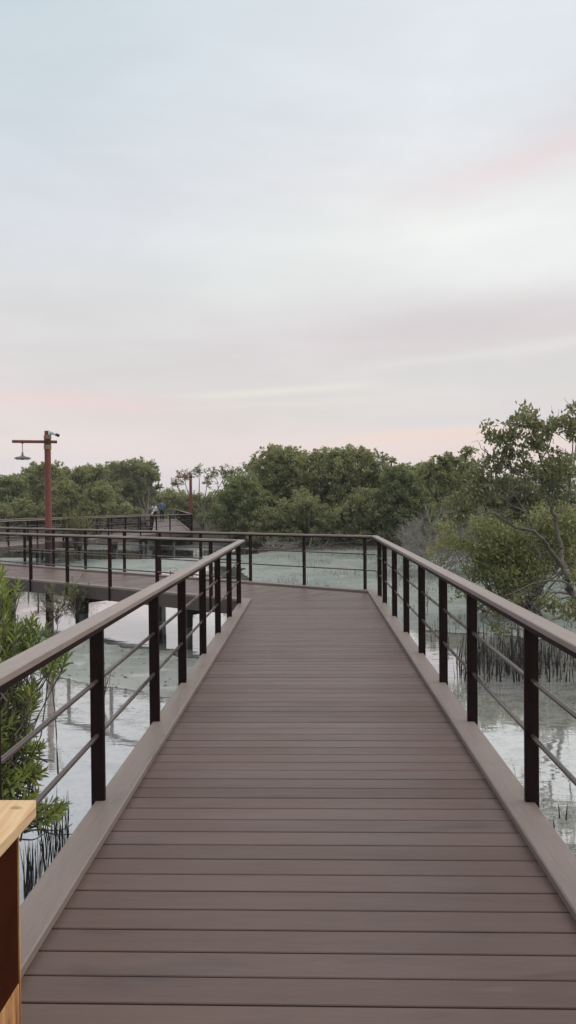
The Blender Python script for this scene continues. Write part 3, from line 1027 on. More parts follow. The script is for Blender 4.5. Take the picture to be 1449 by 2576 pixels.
# ragged wood behind everything
rng = np.random.default_rng(5)
lb = []
for q in range(210):
    az = -.62 + 1.25 * q / 209 + rng.normal() * .004
    yy = (62 + rng.random() * 20) if (q % 3 and not .0 > az > -.30) else 95 + rng.random() * 40
    h = 1.4 + rng.random() * 1.7
    lb.append(((az * yy, yy, WATER_Z + h * .6), 1.4 + rng.random() * 1.0, .5))
v_, f_, _ = crown_leaves(lb, 90, .30, rng, .35, .8, .3)
tag(mesh_obj('distant_mangrove_wood', v_, f_, M['leaf_far'], None), 'low line of distant mangroves along the horizon', 'wood', None, 'stuff')


def mass(x0, x1, sky_, bottom, y, step, leaf, dens, lmat, label, seed, jit=1.4, top_f=.75, base_z=-.75, r_px=None):
    """one broad mangrove: lobes stacked from the water up to its own uneven outline"""
    rg = np.random.default_rng(seed)
    r_px = r_px or step * .95
    lobes = []
    x_ = x0
    while x_ <= x1:
        topy = np.interp(x_, [q[0] for q in sky_], [q[1] for q in sky_])
        lobes.append((x_ + rg.normal() * 3, topy + r_px * .62, r_px * .62, rg.normal() * jit * .5, top_f))
        lobes.append((x_ + step * .45 + rg.normal() * 4, topy + r_px * .15 + rg.normal() * 3, r_px * .5, rg.normal() * jit * .5, .32))
        lobes.append((x_ - step * .1 + rg.normal() * 4, topy - r_px * .05 + rg.normal() * 5, r_px * .34, rg.normal() * jit * .5, .28))
        yy = topy + r_px * 1.5
        while yy < bottom:
            lobes.append((x_ + rg.normal() * step * .2, yy + rg.normal() * 4, r_px * (.85 + .3 * rg.random()), rg.normal() * jit - (yy - topy) / (bottom - topy) * 1.0, .9))
            yy += step * 1.05
        x_ += step
    return make_tree('mangrove_tree', (at((x0 + x1) / 2, 1264, y).x, y, base_z), px_lobes(lobes, y), leaf, dens, lmat, M['bark'], label, 'tree', GR_F, seed, .24, .45, .07, .45, 4)


SKY_C = [(560, 1225), (590, 1200), (625, 1175), (645, 1148), (680, 1128), (705, 1118), (735, 1140), (760, 1146), (800, 1135), (830, 1132), (870, 1134), (915, 1132), (935, 1150), (955, 1175), (990, 1182), (1050, 1178), (1100, 1165), (1150, 1160), (1200, 1150)]
SKY_L = [(-60, 1200), (0, 1204), (50, 1200), (70, 1178), (105, 1170), (145, 1176), (180, 1192), (200, 1180), (215, 1172), (245, 1182), (285, 1168), (330, 1163), (375, 1164), (398, 1178)]
mass(600, 780, SKY_C, 1345, 42.5, 40, .11, 800, M['leaf_far'], 'full grey green mangrove filling in behind the peaked far tree', 51)
mass(760, 960, SKY_C, 1340, 43, 40, .11, 700, M['leaf_far'], 'full grey green mangrove filling in behind the thin flat top', 52)
mass(940, 1180, SKY_C, 1345, 41, 42, .11, 800, M['leaf_far2'], 'long dark mangrove behind the right corner of the railing, reaching to the leaning tree', 53)
mass(-60, 80, SKY_L, 1300, 66, 28, .15, 700, M['leaf_far2'], 'green mangrove left of the tall lamp pole at the picture edge, behind the low one', 54)
mass(70, 215, SKY_L, 1300, 68, 28, .15, 700, M['leaf_far'], 'grey green mangrove filling the gap right behind the tall lamp pole', 55)
mass(200, 385, SKY_L, 1300, 80, 28, .17, 620, M['leaf_far'], 'broad mangrove mass behind the flat-topped tree left of the people', 56)


# ---- the leaning tree on the right, about 12 m away
def trunk_px(mb, pts, r0, r1, n=7, rng=None):
    P = [np.array(at(x_, y_, d_)) for x_, y_, d_ in pts]
    # smooth the traced line
    out = []
    for i in range(len(P) - 1):
        a = P[max(i - 1, 0)]; b_ = P[i]; c = P[i + 1]; d = P[min(i + 2, len(P) - 1)]
        for k in range(4):
            t_ = k / 4
            out.append(.5 * ((2 * b_) + (c - a) * t_ + (2 * a - 5 * b_ + 4 * c - d) * t_ ** 2 + (3 * b_ - a - 3 * c + d) * t_ ** 3))
    out.append(P[-1])
    if rng is not None:
        out = [o + rng.normal(size=3) * r1 * .5 for o in out]
    rr = [r0 + (r1 - r0) * i / (len(out) - 1) for i in range(len(out))]
    mb.tube(out, rr, n, False)
    return out


def Z4(x_, y_):   # reading of enlargement at (1700, 2050)
    return 1069.3 + x_ * .2622, 1289.5 + y_ * .2622


def Z3(x_, y_):   # reading of enlargement at (1700, 1550)
    return 1069.3 + x_ * .2622, 975 + y_ * .2622


rng = np.random.default_rng(77)
TB = onz(1520, 1640, WATER_Z)
lt = empty('leaning_mangrove_tree', TB, 'leaning mangrove tree with open crown and grey limbs beyond the right railing', 'tree')
mb = MB()
D0 = 11.8
tr_ = [(1520, 1640, TB.y), (1478, 1590, 11.6), (*Z4(1449, 900), 11.6), (*Z4(1410, 760), 11.7), (*Z4(1380, 660), 11.7), (*Z4(1335, 545), 11.8)]
trunk_px(mb, tr_, .078, .045, 10, rng)
limbs = [
    ([(*Z4(1335, 545), 11.8), (*Z4(1290, 480), 11.8), (*Z4(1200, 360), 11.7), (*Z4(1130, 260), 11.6), (*Z4(1030, 175), 11.5), (*Z4(900, 150), 11.4), (*Z4(780, 90), 11.2), (*Z4(700, 30), 11.2), (*Z4(620, 0), 11.1), (*Z3(500, 1200), 11.0)], .048, .010),
    ([(*Z4(1030, 175), 11.5), (*Z4(1000, 60), 11.5), (*Z3(1020, 1330), 11.5), (*Z3(960, 1190), 11.6), (*Z3(900, 1100), 11.7), (*Z3(860, 1030), 11.7), (*Z3(830, 930), 11.8)], .026, .008),
    ([(*Z3(960, 1190), 11.6), (*Z3(880, 1155), 11.5), (*Z3(800, 1110), 11.5), (*Z3(720, 1045), 11.4), (*Z3(640, 1010), 11.3)], .017, .006),
    ([(*Z4(1335, 545), 11.8), (*Z4(1310, 420), 12.0), (*Z4(1300, 300), 12.1), (*Z4(1260, 100), 12.2), (*Z3(1250, 1280), 12.2), (*Z3(1215, 1150), 12.2), (*Z3(1190, 1070), 12.2), (*Z3(1200, 960), 12.2), (*Z3(1195, 870), 12.2)], .044, .022),
    ([(*Z3(1195, 870), 12.2), (*Z3(1150, 790), 12.2), (*Z3(1110, 700), 12.2), (*Z3(1085, 610), 12.2), (*Z3(1040, 520), 12.2), (*Z3(1000, 420), 12.1), (*Z3(980, 330), 12.1)], .020, .006),
    ([(*Z3(1110, 700), 12.2), (*Z3(1180, 580), 12.3), (*Z3(1220, 450), 12.3), (*Z3(1230, 350), 12.4)], .012, .005),
    ([(*Z3(1190, 1070), 12.2), (*Z3(1120, 1035), 12.1), (*Z3(1000, 1010), 12.0), (*Z3(850, 1010), 11.9), (*Z3(700, 1000), 11.8)], .017, .006),
    ([(*Z3(1060, 885), 12.1), (*Z3(980, 850), 12.0), (*Z3(850, 830), 12.0), (*Z3(740, 720), 12.0), (*Z3(640, 700), 12.0), (*Z3(560, 560), 12.0)], .016, .006),
    ([(*Z3(850, 830), 12.0), (*Z3(780, 620), 12.0), (*Z3(720, 500), 12.0), (*Z3(640, 440), 12.0)], .011, .005),
    ([(*Z3(1270, 1200), 12.2), (*Z3(1360, 1130), 12.3), (*Z3(1385, 960), 12.4), (*Z3(1375, 830), 12.4), (*Z3(1400, 700), 12.4), (*Z3(1420, 520), 12.4), (*Z3(1400, 420), 12.4)], .020, .008),
    ([(*Z3(1385, 960), 12.4), (*Z3(1440, 640), 12.5), (*Z3(1449, 450), 12.5), (*Z3(1440, 250), 12.5)], .012, .005),
    ([(*Z4(1380, 690), 11.7), (*Z4(1300, 655), 11.6), (*Z4(1150, 655), 11.4), (*Z4(1000, 690), 11.2), (*Z4(900, 745), 11.0), (*Z4(760, 800), 10.9)], .024, .007),
    ([(*Z4(1370, 775), 11.7), (*Z4(1280, 765), 11.5), (*Z4(1180, 775), 11.4), (*Z4(1100, 830), 11.2), (*Z4(1040, 900), 11.1)], .024, .010),
    ([(*Z4(1395, 810), 11.6), (*Z4(1320, 820), 11.4), (*Z4(1230, 865), 11.3), (*Z4(1090, 935), 11.2), (*Z4(1000, 960), 11.1)], .022, .008),
    ([(*Z4(1100, 830), 11.2), (*Z4(1040, 790), 11.1), (*Z4(950, 770), 11.0), (*Z4(820, 800), 10.9)], .010, .004),
    ([(*Z4(1200, 365), 11.7), (*Z4(1090, 390), 11.5), (*Z4(1050, 330), 11.4), (*Z4(990, 310), 11.4)], .009, .004),
    ([(*Z4(1310, 660), 11.7), (*Z4(1240, 560), 11.6), (*Z4(1180, 500), 11.5), (*Z4(1100, 440), 11.5)], .008, .004),
    ([(*Z4(1040, 900), 11.1), (*Z4(980, 1000), 10.9), (*Z4(840, 1030), 10.8), (*Z4(740, 1040), 10.8), (*Z4(620, 960), 10.7), (*Z4(520, 880), 10.7)], .010, .004),
    ([(*Z4(980, 1000), 10.9), (*Z4(930, 1110), 10.8), (*Z4(800, 1105), 10.8), (*Z4(700, 1060), 10.7), (*Z4(540, 1040), 10.7)], .007, .003),
    ([(*Z4(1000, 960), 11.1), (*Z4(1120, 1180), 10.9), (*Z4(1060, 1240), 10.9), (*Z4(900, 1255), 10.8), (*Z4(760, 1260), 10.8)], .008, .004),
    ([(*Z4(1230, 865), 11.3), (*Z4(1330, 960), 11.3), (*Z4(1380, 1040), 11.3), (*Z4(1449, 1110), 11.3)], .008, .004),
]
ends = []
allp = []
for pts, a_, b_ in limbs:
    o_ = trunk_px(mb, pts, a_ * .85, b_ * .9, 7, rng)
    ends.append(o_[-1])
    allp += o_[len(o_) // 2:]
# small twigs
for k in range(150):
    p0 = allp[rng.integers(len(allp))]
    d_ = unit(rng.normal(size=(1, 3)) + np.array([[0, 0, .5]]))[0]
    mb.tube(wob(p0, p0 + d_ * (.18 + .35 * rng.random()), rng, 4, .12), [.006, .005, .004, .003, .002], 4, False)
mb.build('trunk', M['bark_tree'], lt, True)


def spray_crown(tips, rng, leaf, per=9, spread=.10, rich=False, up=.7):
    """whorls of leaves at each shoot tip: rows of (x, y, z)"""
    T = np.asarray(tips)
    n = len(T)
    P = np.repeat(T, per, 0) + rng.normal(size=(n * per, 3)) * spread * np.array([1, 1, .8])
    D = rng.normal(size=(n * per, 3)) * .75 + np.array([0, 0, up])
    N = rng.normal(size=(n * per, 3)) * .7 + np.array([0, 0, .6])
    L = leaf * (.65 + .7 * rng.random(n * per))
    return leaves(P, D, N, L, L * .44, rich)


def lobes_px_tips(lst, rng, per_area):
    """shoot tips in flattened blobs given as (col, row, rx, ry, depth, thickness)"""
    out = []
    for x_, y_, rx, ry, d_, th in lst:
        n = max(4, int(per_area * rx * ry / 400))
        for _ in range(n):
            q = rng.normal(size=3)
            q = q / np.linalg.norm(q) * rng.random() ** .45
            out.append(np.array(at(x_ + q[0] * rx, y_ + q[1] * ry, d_ + q[2] * th)))
    return out


top = [(*Z3(1000, 270), 34, 26), (*Z3(940, 330), 30, 16), (*Z3(1070, 330), 26, 16), (*Z3(900, 250), 14, 9), (*Z3(810, 310), 12, 5), (*Z3(860, 420), 22, 16), (*Z3(960, 200), 10, 14),
       (*Z3(1060, 470), 24, 20), (*Z3(1150, 420), 18, 22), (*Z3(1230, 350), 28, 16), (*Z3(1210, 290), 14, 10), (*Z3(1080, 540), 22, 14), (*Z3(980, 500), 20, 12),
       (*Z3(600, 350), 12, 10), (*Z3(610, 410), 20, 9), (*Z3(690, 440), 24, 12), (*Z3(760, 490), 24, 16), (*Z3(640, 480), 16, 6), (*Z3(750, 570), 22, 14), (*Z3(850, 470), 14, 12),
       (*Z3(920, 560), 14, 7), (*Z3(960, 640), 18, 12), (*Z3(1220, 580), 18, 8), (*Z3(1160, 590), 8, 5), (*Z3(760, 660), 26, 14), (*Z3(830, 640), 12, 14), (*Z3(620, 640), 22, 16),
       (*Z3(560, 740), 26, 16), (*Z3(700, 750), 30, 14), (*Z3(860, 750), 24, 12), (*Z3(960, 720), 18, 10), (*Z3(1060, 750), 22, 12), (*Z3(1200, 720), 24, 10), (*Z3(1120, 830), 30, 14),
       (*Z3(1310, 740), 28, 16), (*Z3(1400, 640), 26, 12), (*Z3(1340, 690), 14, 8), (*Z3(1290, 830), 26, 14), (*Z3(1400, 800), 22, 16),
       (*Z3(1370, 300), 22, 14), (*Z3(1400, 380), 28, 24), (*Z3(1430, 180), 14, 14), (*Z3(1449, 300), 16, 20), (*Z3(1320, 280), 10, 8), (*Z3(1430, 470), 16, 14),
       (*Z3(500, 850), 30, 16), (*Z3(640, 880), 30, 16), (*Z3(780, 900), 26, 14), (*Z3(380, 880), 24, 16), (*Z3(470, 960), 28, 16), (*Z3(620, 980), 26, 12), (*Z3(340, 1000), 24, 14),
       (*Z3(540, 1060), 28, 12), (*Z3(400, 1090), 24, 12), (*Z3(270, 1070), 20, 12), (*Z3(640, 1170), 14, 10), (*Z3(1080, 950), 26, 14), (*Z3(1000, 900), 20, 10)]
top = [(a, b_ + 9, c, d, 12.1, .28) for a, b_, c, d in top]
low = [(*Z4(820, 930), 22, 8), (*Z4(700, 960), 16, 12), (*Z4(650, 880), 20, 8), (*Z4(300, 740), 10, 12), (*Z4(330, 790), 14, 10), (*Z4(1330, 940), 26, 14), (*Z4(1400, 1000), 20, 16), (*Z4(1250, 900), 22, 8),
       (*Z4(1180, 850), 16, 10), (*Z4(1420, 900), 14, 12), (*Z4(750, 1150), 9, 8), (*Z4(670, 1110), 6, 8), (*Z4(1100, 870), 14, 8), (*Z4(860, 830), 26, 12), (*Z4(560, 850), 12, 6), (*Z4(1100, 1380), 8, 22), (*Z4(1260, 1480), 8, 16), (*Z4(1180, 930), 16, 8)]
low = [(a, b_, c, d, 11.0, .3) for a, b_, c, d in low]
tips = lobes_px_tips(top, rng, 13) + lobes_px_tips(low, rng, 8)
v_, f_ = spray_crown(tips, rng, .078, 10, .045)
mesh_obj('crown', v_, f_, M['leaf_tree'], lt)

# olive bush behind the leaning tree
ol = [(*Z4(560, 130), 40, 26), (*Z4(760, 220), 52, 32), (*Z4(960, 250), 46, 34), (*Z4(1150, 60), 44, 34), (*Z4(1380, 100), 40, 50), (*Z4(1240, 200), 36, 40), (*Z4(640, 330), 46, 30), (*Z4(850, 400), 50, 34), (*Z4(1040, 440), 44, 30),
      (*Z4(520, 440), 34, 22), (*Z4(700, 560), 46, 30), (*Z4(900, 580), 52, 36), (*Z4(1080, 560), 38, 34), (*Z4(760, 700), 40, 24), (*Z4(920, 690), 40, 22), (*Z4(340, 290), 28, 14), (*Z4(200, 310), 22, 12), (*Z4(90, 360), 14, 9),
      (*Z4(420, 320), 26, 18), (*Z4(200, 150), 20, 22), (*Z4(460, 560), 28, 14), (*Z4(1400, 330), 34, 40), (*Z4(1420, 620), 22, 30), (*Z4(820, 790), 26, 14), (*Z4(130, 460), 12, 8), (*Z4(1180, 420), 34, 26), (*Z4(540, 640), 24, 12)]
rng = np.random.default_rng(78)
ob = onz(1360, 1500, WATER_Z)
bb = empty('mangrove_bush', (at(1300, 1264, 15).x, 15.2, WATER_Z), 'olive green bushy mangrove between the leaning tree and the right railing', 'bush')
tips = lobes_px_tips([(a, b_, c, d, 14.6, .75) for a, b_, c, d in ol], rng, 30)
v_, f_ = spray_crown(tips, rng, .074, 9, .08)
mesh_obj('crown', v_, f_, M['leaf_mid'], bb)
mb = MB()
b0 = np.array(bb.location)
for k in range(70):
    q = tips[rng.integers(len(tips))]
    mb.tube(wob(b0 + np.append(rng.normal(size=2) * .25, -.05), q, rng, 7, .07), [.028, .024, .02, .016, .012, .009, .006, .003], 5, False)
mb.build('trunk', M['bark'], bb, True)


# ------------------------------------------------------------------ bare grey bush
def bare(name, base, n1, h, rad_, rng, material, label, cat, r0=.016, lv=3, lean=(0, 0)):
    mb = MB()
    base = np.array(base, float)
    root = empty(name, base, label, cat)
    def grow(p, d, L, r, lvl):
        q = p + d * L
        pts = wob(p, q, rng, 4, .07)
        mb.tube(pts, [r, r * .9, r * .8, r * .7, r * .55], 4, False)
        if lvl:
            for _ in range(4 if lvl > 1 else 3):
                s_ = pts[2 + rng.integers(3)]
                nd = unit((d + rng.normal(size=3) * .55)[None])[0]
                grow(s_, nd, L * (.5 + .25 * rng.random()), r * .6, lvl - 1)
    for _ in range(n1):
        a_ = rng.random() * 6.283
        d = unit(np.array([[math.cos(a_) * rad_ + lean[0], math.sin(a_) * rad_ + lean[1], h * (.35 + .65 * rng.random())]]))[0]
        grow(base + np.array((rng.normal() * .1, rng.normal() * .1, -.05)), d, h * .55 * (.8 + .4 * rng.random()), r0, lv)
    mb.build('branches', material, root)
    return root


rng = np.random.default_rng(9)
bare('bare_shrub', (at(1100, 1264, 24).x, 24.0, WATER_Z), 18, 1.9, 1.3, rng, M['twig_grey'], 'leafless grey shrub of fine twigs between the dark mangroves and the olive bush', 'shrub', .02, 4)
bare('bare_shrub', (at(700, 1264, 36.3).x, 36.6, WATER_Z), 10, .9, 2.6, rng, M['twig_grey'], 'tangle of pale bare twigs on the far bank, left of the back railing middle post', 'shrub', .02, 4)
bare('bare_shrub', (at(300, 1264, 44).x, 44, WATER_Z), 9, .9, 2.2, rng, M['twig_grey'], 'low tangle of bare twigs behind the distant railing, left of the people', 'shrub', .02, 3)
bare('bare_shrub', (at(860, 1264, 36.6).x, 36.9, WATER_Z), 9, .75, 2.8, rng, M['bark_dark'], 'dark low tangle of branches behind the back railing, right of its middle post', 'shrub', .02, 4)


# ------------------------------------------------------------------ leafy shrub at lower left
def rosette_shoots(tips, dirs, rng, leaf, per, W=.30):
    VV, FF, k = [], [], 0
    for T, D in zip(tips, dirs):
        n = per + rng.integers(-2, 3)
        D = D / np.linalg.norm(D)
        a_ = np.arange(n) * 2.4 + rng.random() * 6
        ref = np.array([0, 0, 1.]) if abs(D[2]) < .9 else np.array([1., 0, 0])
        u = np.cross(D, ref); u /= np.linalg.norm(u)
        w_ = np.cross(D, u)
        t_ = np.linspace(0, 1, n)
        out = np.cos(a_)[:, None] * u + np.sin(a_)[:, None] * w_
        P = T - D * (1 - t_)[:, None] * leaf * 1.5 + out * .004
        Dl = D * (.55 + .9 * t_)[:, None] + out * (.95 - .45 * t_)[:, None] + rng.normal(size=(n, 3)) * .12
        N = D * .8 - out * .5 + rng.normal(size=(n, 3)) * .15 + np.array([0, 0, .3])
        L = leaf * (1 - .35 * t_ ** 2) * (.85 + .3 * rng.random(n))
        v_, f_ = leaves(P, Dl, N, L, L * W, True)
        VV.append(v_); FF.append(f_ + k); k += len(v_)
    return np.concatenate(VV), np.concatenate(FF)


rng = np.random.default_rng(14)
SB = onz(-40, 2230, WATER_Z)
ls = empty('mangrove_shrub', (SB.x, SB.y, WATER_Z), 'leafy green mangrove shrub with pointed leaves crowding the near left railing', 'shrub')
sh = []
for x_, y_, rx, ry, d_, n in [(0, 1450, 14, 26, 5.0, 9), (8, 1520, 16, 30, 5.0, 10), (20, 1590, 26, 30, 4.9, 16), (60, 1600, 26, 26, 4.9, 10), (95, 1600, 22, 24, 4.9, 7), (25, 1660, 26, 26, 4.8, 12),
                              (130, 1660, 24, 16, 4.9, 8), (15, 1740, 20, 24, 4.7, 10), (60, 1745, 30, 18, 4.7, 11), (80, 1720, 14, 12, 4.7, 4), (20, 1810, 22, 26, 4.6, 12), (60, 1820, 24, 24, 4.6, 9),
                              (15, 1880, 18, 26, 4.5, 11), (60, 1890, 28, 20, 4.5, 9), (100, 1880, 14, 8, 4.5, 3), (20, 1960, 22, 26, 4.4, 11), (75, 1950, 34, 22, 4.4, 9), (115, 1925, 14, 10, 4.5, 3),
                              (40, 2020, 36, 22, 4.3, 16), (95, 2025, 24, 16, 4.3, 9), (150, 2030, 18, 14, 4.3, 5), (150, 1652, 14, 12, 4.9, 5), (75, 1570, 26, 16, 5.0, 6), (14, 1480, 20, 30, 5.0, 8), (125, 2050, 26, 10, 4.2, 5), (-40, 1700, 40, 120, 4.7, 26), (-40, 1950, 40, 90, 4.5, 22)]:
    for _ in range(int(n * 1.1)):
        q = rng.normal(size=3) * .72
        sh.append(at(x_ + q[0] * rx, y_ + q[1] * ry, d_ + q[2] * .22))
tips = np.array([tuple(p_) for p_ in sh])
tips = tips[tips[:, 0] < -1.24]
core = np.array((SB.x, SB.y - .05, -.05))
dirs = unit(tips - core) * .9 + np.array([0, 0, .8]) + rng.normal(size=tips.shape) * .3
v_, f_ = rosette_shoots(tips, dirs, rng, .074, 12, .26)
mesh_obj('leaves', v_, f_, M['leaf_near'], ls)
mb = MB()
for T, D in zip(tips, dirs):
    D = D / np.linalg.norm(D)
    p0 = T - D * .11
    c_ = np.array((SB.x + .15 * rng.normal(), SB.y + .12 * rng.normal(), WATER_Z + .25 + .7 * rng.random() * max(.2, (T[2] - WATER_Z))))
    c_[2] = min(c_[2], T[2])
    mb.tube(wob(c_, p0, rng, 4, .07, .05) + [T], [.006, .005, .0045, .004, .0035, .0025], 5, False)
for _ in range(5):
    mb.tube(wob((SB.x + rng.normal() * .1, SB.y + rng.normal() * .1, WATER_Z - .04), (SB.x + rng.normal() * .2, SB.y + rng.normal() * .2, .5 + .3 * rng.random()), rng, 6, .05), [.022, .02, .018, .015, .012, .009, .006], 6, False)
# bare twigs hanging out low over the water
for a_, b_ in [((60, 2095), (182, 2072)), ((100, 2085), (186, 2098)), ((30, 2110), (120, 2090)), ((90, 1905), (135, 1915))]:
    pa, pb_ = at(a_[0], a_[1], 4.25), at(b_[0], b_[1], 4.2)
    mb.tube(wob(pa, pb_, rng, 6, .06), [.006, .005, .005, .004, .003, .003, .002], 4, False)
mb.build('stems', M['bark_dark'], ls, True)


# ------------------------------------------------------------------ small plants in the water
def seedling(base, h, n, rng, label, leaf=.05, lmat='leaf_mid', spread=.25, per=6, name='mangrove_seedling', group=None):
    root = empty(name, base, label, 'plant', group)
    b0 = np.array(base, float)
    b0[2] = WATER_Z - .04
    top_ = b0 + np.array((rng.normal() * .08 * h, 0, h * .75))
    mb = MB()
    mb.tube(wob(b0, top_, rng, 5, .05), [.009 * h + .003, .008 * h + .002, .007 * h + .002, .006 * h + .002, .004, .003], 5, False)
    tp, dr = [], []
    for k in range(n):
        s_ = b0 + (top_ - b0) * (.35 + .65 * rng.random())
        q = top_ + np.array([rng.normal() * spread, rng.normal() * spread * .7, rng.normal() * .18 * h + .1 * h])
        q[2] = max(q[2], s_[2] + .03)
        mb.tube(wob(s_, q, rng, 4, .08), [.004, .0035, .003, .0025, .002], 4, False)
        tp.append(q)
        dr.append((q - s_) / np.linalg.norm(q - s_) + np.array([0, 0, .6]))
    mb.build('stem', M['bark_dark'], root, True)
    v_, f_ = rosette_shoots(np.array(tp), np.array(dr), rng, leaf, per, .42)
    mesh_obj('leaves', v_, f_, M[lmat], root)
    return root


rng = np.random.default_rng(41)
GS = 'young mangroves growing out of the flat'
p = onz(196, 1592, WATER_Z)
seedling(p, .92, 62, rng, 'leafy young mangrove in the water in front of the crossing boardwalk fascia', .055, 'leaf_mid', .20, 7, group=GS)
p = onz(142, 1588, WATER_Z)
seedling(p, .55, 42, rng, 'bushy young mangrove at the foot of the left boardwalk pile', .05, 'leaf_tree', .20, 7, group=GS)
p = onz(187, 1416, WATER_Z)
seedling(p, 1.75, 330, rng, 'yellow green young mangrove seen through the railings right of the tall lamp pole', .075, 'leaf_mid', .36, 8, group=GS)
p = onz(262, 1770, WATER_Z)
seedling(p, .46, 7, rng, 'thin lone seedling in the pool, seen right of the nearest left railing post', .035, 'leaf_tree', .05, 4, group=GS)
p = onz(136, 1712, WATER_Z)
seedling(p, .30, 6, rng, 'small seedling on the mud bar just left of the nearest left post', .05, 'leaf_mid', .05, 6, group=GS)
p = onz(190, 1625, WATER_Z)
seedling(p, .30, 6, rng, 'short seedling on the mud bar under the near handrail', .04, 'leaf_tree', .06, 5, group=GS)
p = onz(1073, 1545, WATER_Z)
seedling(p, .55, 5, rng, 'thin seedling on the flat seen between the right railing posts', .035, 'leaf_tree', .07, 4, group=GS)


# ------------------------------------------------------------------ breathing roots
def spike_mesh(rng, name):
    mb = MB()
    k = 5
    bx, by = rng.normal() * .05, rng.normal() * .05
    pts = [(bx * (i / k) ** 2 + rng.normal() * .006, by * (i / k) ** 2, i / k) for i in range(k + 1)]
    rr = [.030, .028, .024, .020, .015, .004]
    mb.tube(pts, rr, 5, True)
    me = bpy.data.meshes.new(name)
    me.from_pydata(mb.v, [], mb.f)
    me.polygons.foreach_set('use_smooth', np.ones(len(me.polygons), dtype=bool))
    me.materials.append(M['root'])
    return me


rng = np.random.default_rng(3)
SP = [spike_mesh(rng, 'breathing_root') for _ in range(6)]


def root_obj(x_, y_, h, w_, label, group):
    o = bpy.data.objects.new('breathing_root', SP[rng.integers(6)])
    COL.objects.link(o)
    o.location = (x_, y_, WATER_Z - .02)
    o.scale = (w_, w_, h)
    o.rotation_euler = (rng.normal() * .06, rng.normal() * .06, rng.random() * 6.28)
    tag(o, label, 'breathing root', group)


rk = np.random.default_rng(8)
knots = [(1150 + 330 * rk.random(), 1650 + 50 * rk.random(), 5 + 12 * rk.random()) for _ in range(26)] + [(1250, 1672, 34), (1220, 1682, 24), (1300, 1690, 30), (1365, 1690, 30), (1400, 1700, 26), (1180, 1668, 14), (1340, 1672, 60), (1440, 1700, 30), (1270, 1640, 70), (1400, 1650, 50)]
for k in range(236):
    c = knots[k % len(knots)]
    q = onz(c[0] + rng.normal() * c[2] * .9, min(1712, max(1612, c[1] + rng.normal() * 17)), WATER_Z)
    h = .10 + .40 * rng.random() ** 1.3
    root_obj(q.x, q.y, h, .16 + .16 * rng.random(), 'dark breathing root in the dense cluster below the leaning tree', 'breathing roots beyond the right railing')
for k in range(60):
    x_ = 60 + 112 * rng.random()
    y_ = 2262 - (x_ - 60) * 1.35 + rng.normal() * 20 - 15
    q = onz(x_, min(y_, 2290 - (x_ - 52) * 1.2), WATER_Z)
    root_obj(q.x, q.y, .14 + .20 * rng.random(), .10 + .07 * rng.random(), 'dark breathing root standing under the leafy shrub at the near left kerb', 'breathing roots under the left shrub')
for x_, y_, h in [(1407, 2052, .10), (1424, 2056, .12), (1394, 2080, .07)]:
    q = onz(x_, y_, WATER_Z)
    root_obj(q.x, q.y, h, .2, {1407: 'left one of two short root stubs side by side in the right shallows', 1424: 'right one of two short root stubs side by side in the right shallows', 1394: 'lowest tiny root stub near the right kerb, below the pair'}[x_], 'root stubs in the right shallows')
for x_, y_, h, lab_ in [(1085, 1612, .20, 'tallest root standing apart left of the dense right hand cluster'), (1095, 1600, .16, 'slim root just right of the tallest one left of the cluster'),
                    (117, 1735, .20, 'thin root standing in the pool below the near handrail, tallest of three'), (128, 1725, .15, 'thin root right of the tallest one below the near handrail'),
                    (106, 1744, .12, 'shortest of the thin roots below the near handrail')]:
    q = onz(x_, y_, WATER_Z)
    root_obj(q.x, q.y, h, .2, lab_, 'solitary roots at the pool edges')


def scatter_spikes(name, n, gen, hh, ww, material, label, cat):
    VV, FF = [], []
    P = gen(n)
    n = len(P)
    h = hh[0] + (hh[1] - hh[0]) * rng.random(n)
    r = ww * (.7 + .6 * rng.random(n))
    tilt = rng.normal(size=(n, 2)) * .07
    base = []
    for a_ in range(3):
        q = a_ * 2.094
        base.append(np.stack([P[:, 0] + r * math.cos(q), P[:, 1] + r * math.sin(q), np.full(n, WATER_Z - .02)], 1))
    tipv = np.stack([P[:, 0] + tilt[:, 0] * h, P[:, 1] + tilt[:, 1] * h, WATER_Z + h], 1)
    v_ = np.stack(base + [tipv], 1).reshape(-1, 3)
    f_ = ((np.arange(n) * 4)[:, None, None] + np.array([[[0, 1, 3], [1, 2, 3], [2, 0, 3]]])).reshape(-1, 3)
    return tag(mesh_obj(name, v_, f_, material), label, cat, None, 'stuff')


def gen_flat(n):
    pts = []
    while len(pts) < n:
        yy = 13 + 24 * rng.random() ** 1.1
        xx_ = -14 + 30 * rng.random()
        d = float(sdf(np.array([xx_]), np.array([yy]), FLAT)[0])
        c = vnoise(np.array([xx_ * .7 + 30]), np.array([yy * .5 + 9]), 44)[0]
        if d > .2 and c > .42 + .42 * (xx_ < -1) and abs(xx_) < yy * .5 + 2:
            pts.append((xx_, yy))
    return np.array(pts)


scatter_spikes('breathing_root_carpet', 5200, gen_flat, (.06, .20), .007, M['root'], 'thousands of tiny breathing roots across the grey green flat', 'breathing roots')


def gen_bank(n):
    yy = 35.2 + rng.random(n) * 6
    x_ = -2.5 + rng.random(n) * 19
    return np.stack([x_, yy], 1)


scatter_spikes('breathing_root_bank', 9000, gen_bank, (.08, .24), .016, simple('brown_root', (.075, .06, .05), .9, 0, .2, .3, 3), 'brown fringe of breathing roots along the foot of the far trees', 'breathing roots')


def gen_near(n):
    k = np.array([(c[0], c[1], c[2]) for c in knots])[rng.integers(len(knots), size=n)]
    out = [onz(a + rng.normal() * s_ * 1.3, min(1712, max(1590, b_ - 14 + rng.normal() * 22)), WATER_Z)[:2] for a, b_, s_ in k]
    return np.array(out)


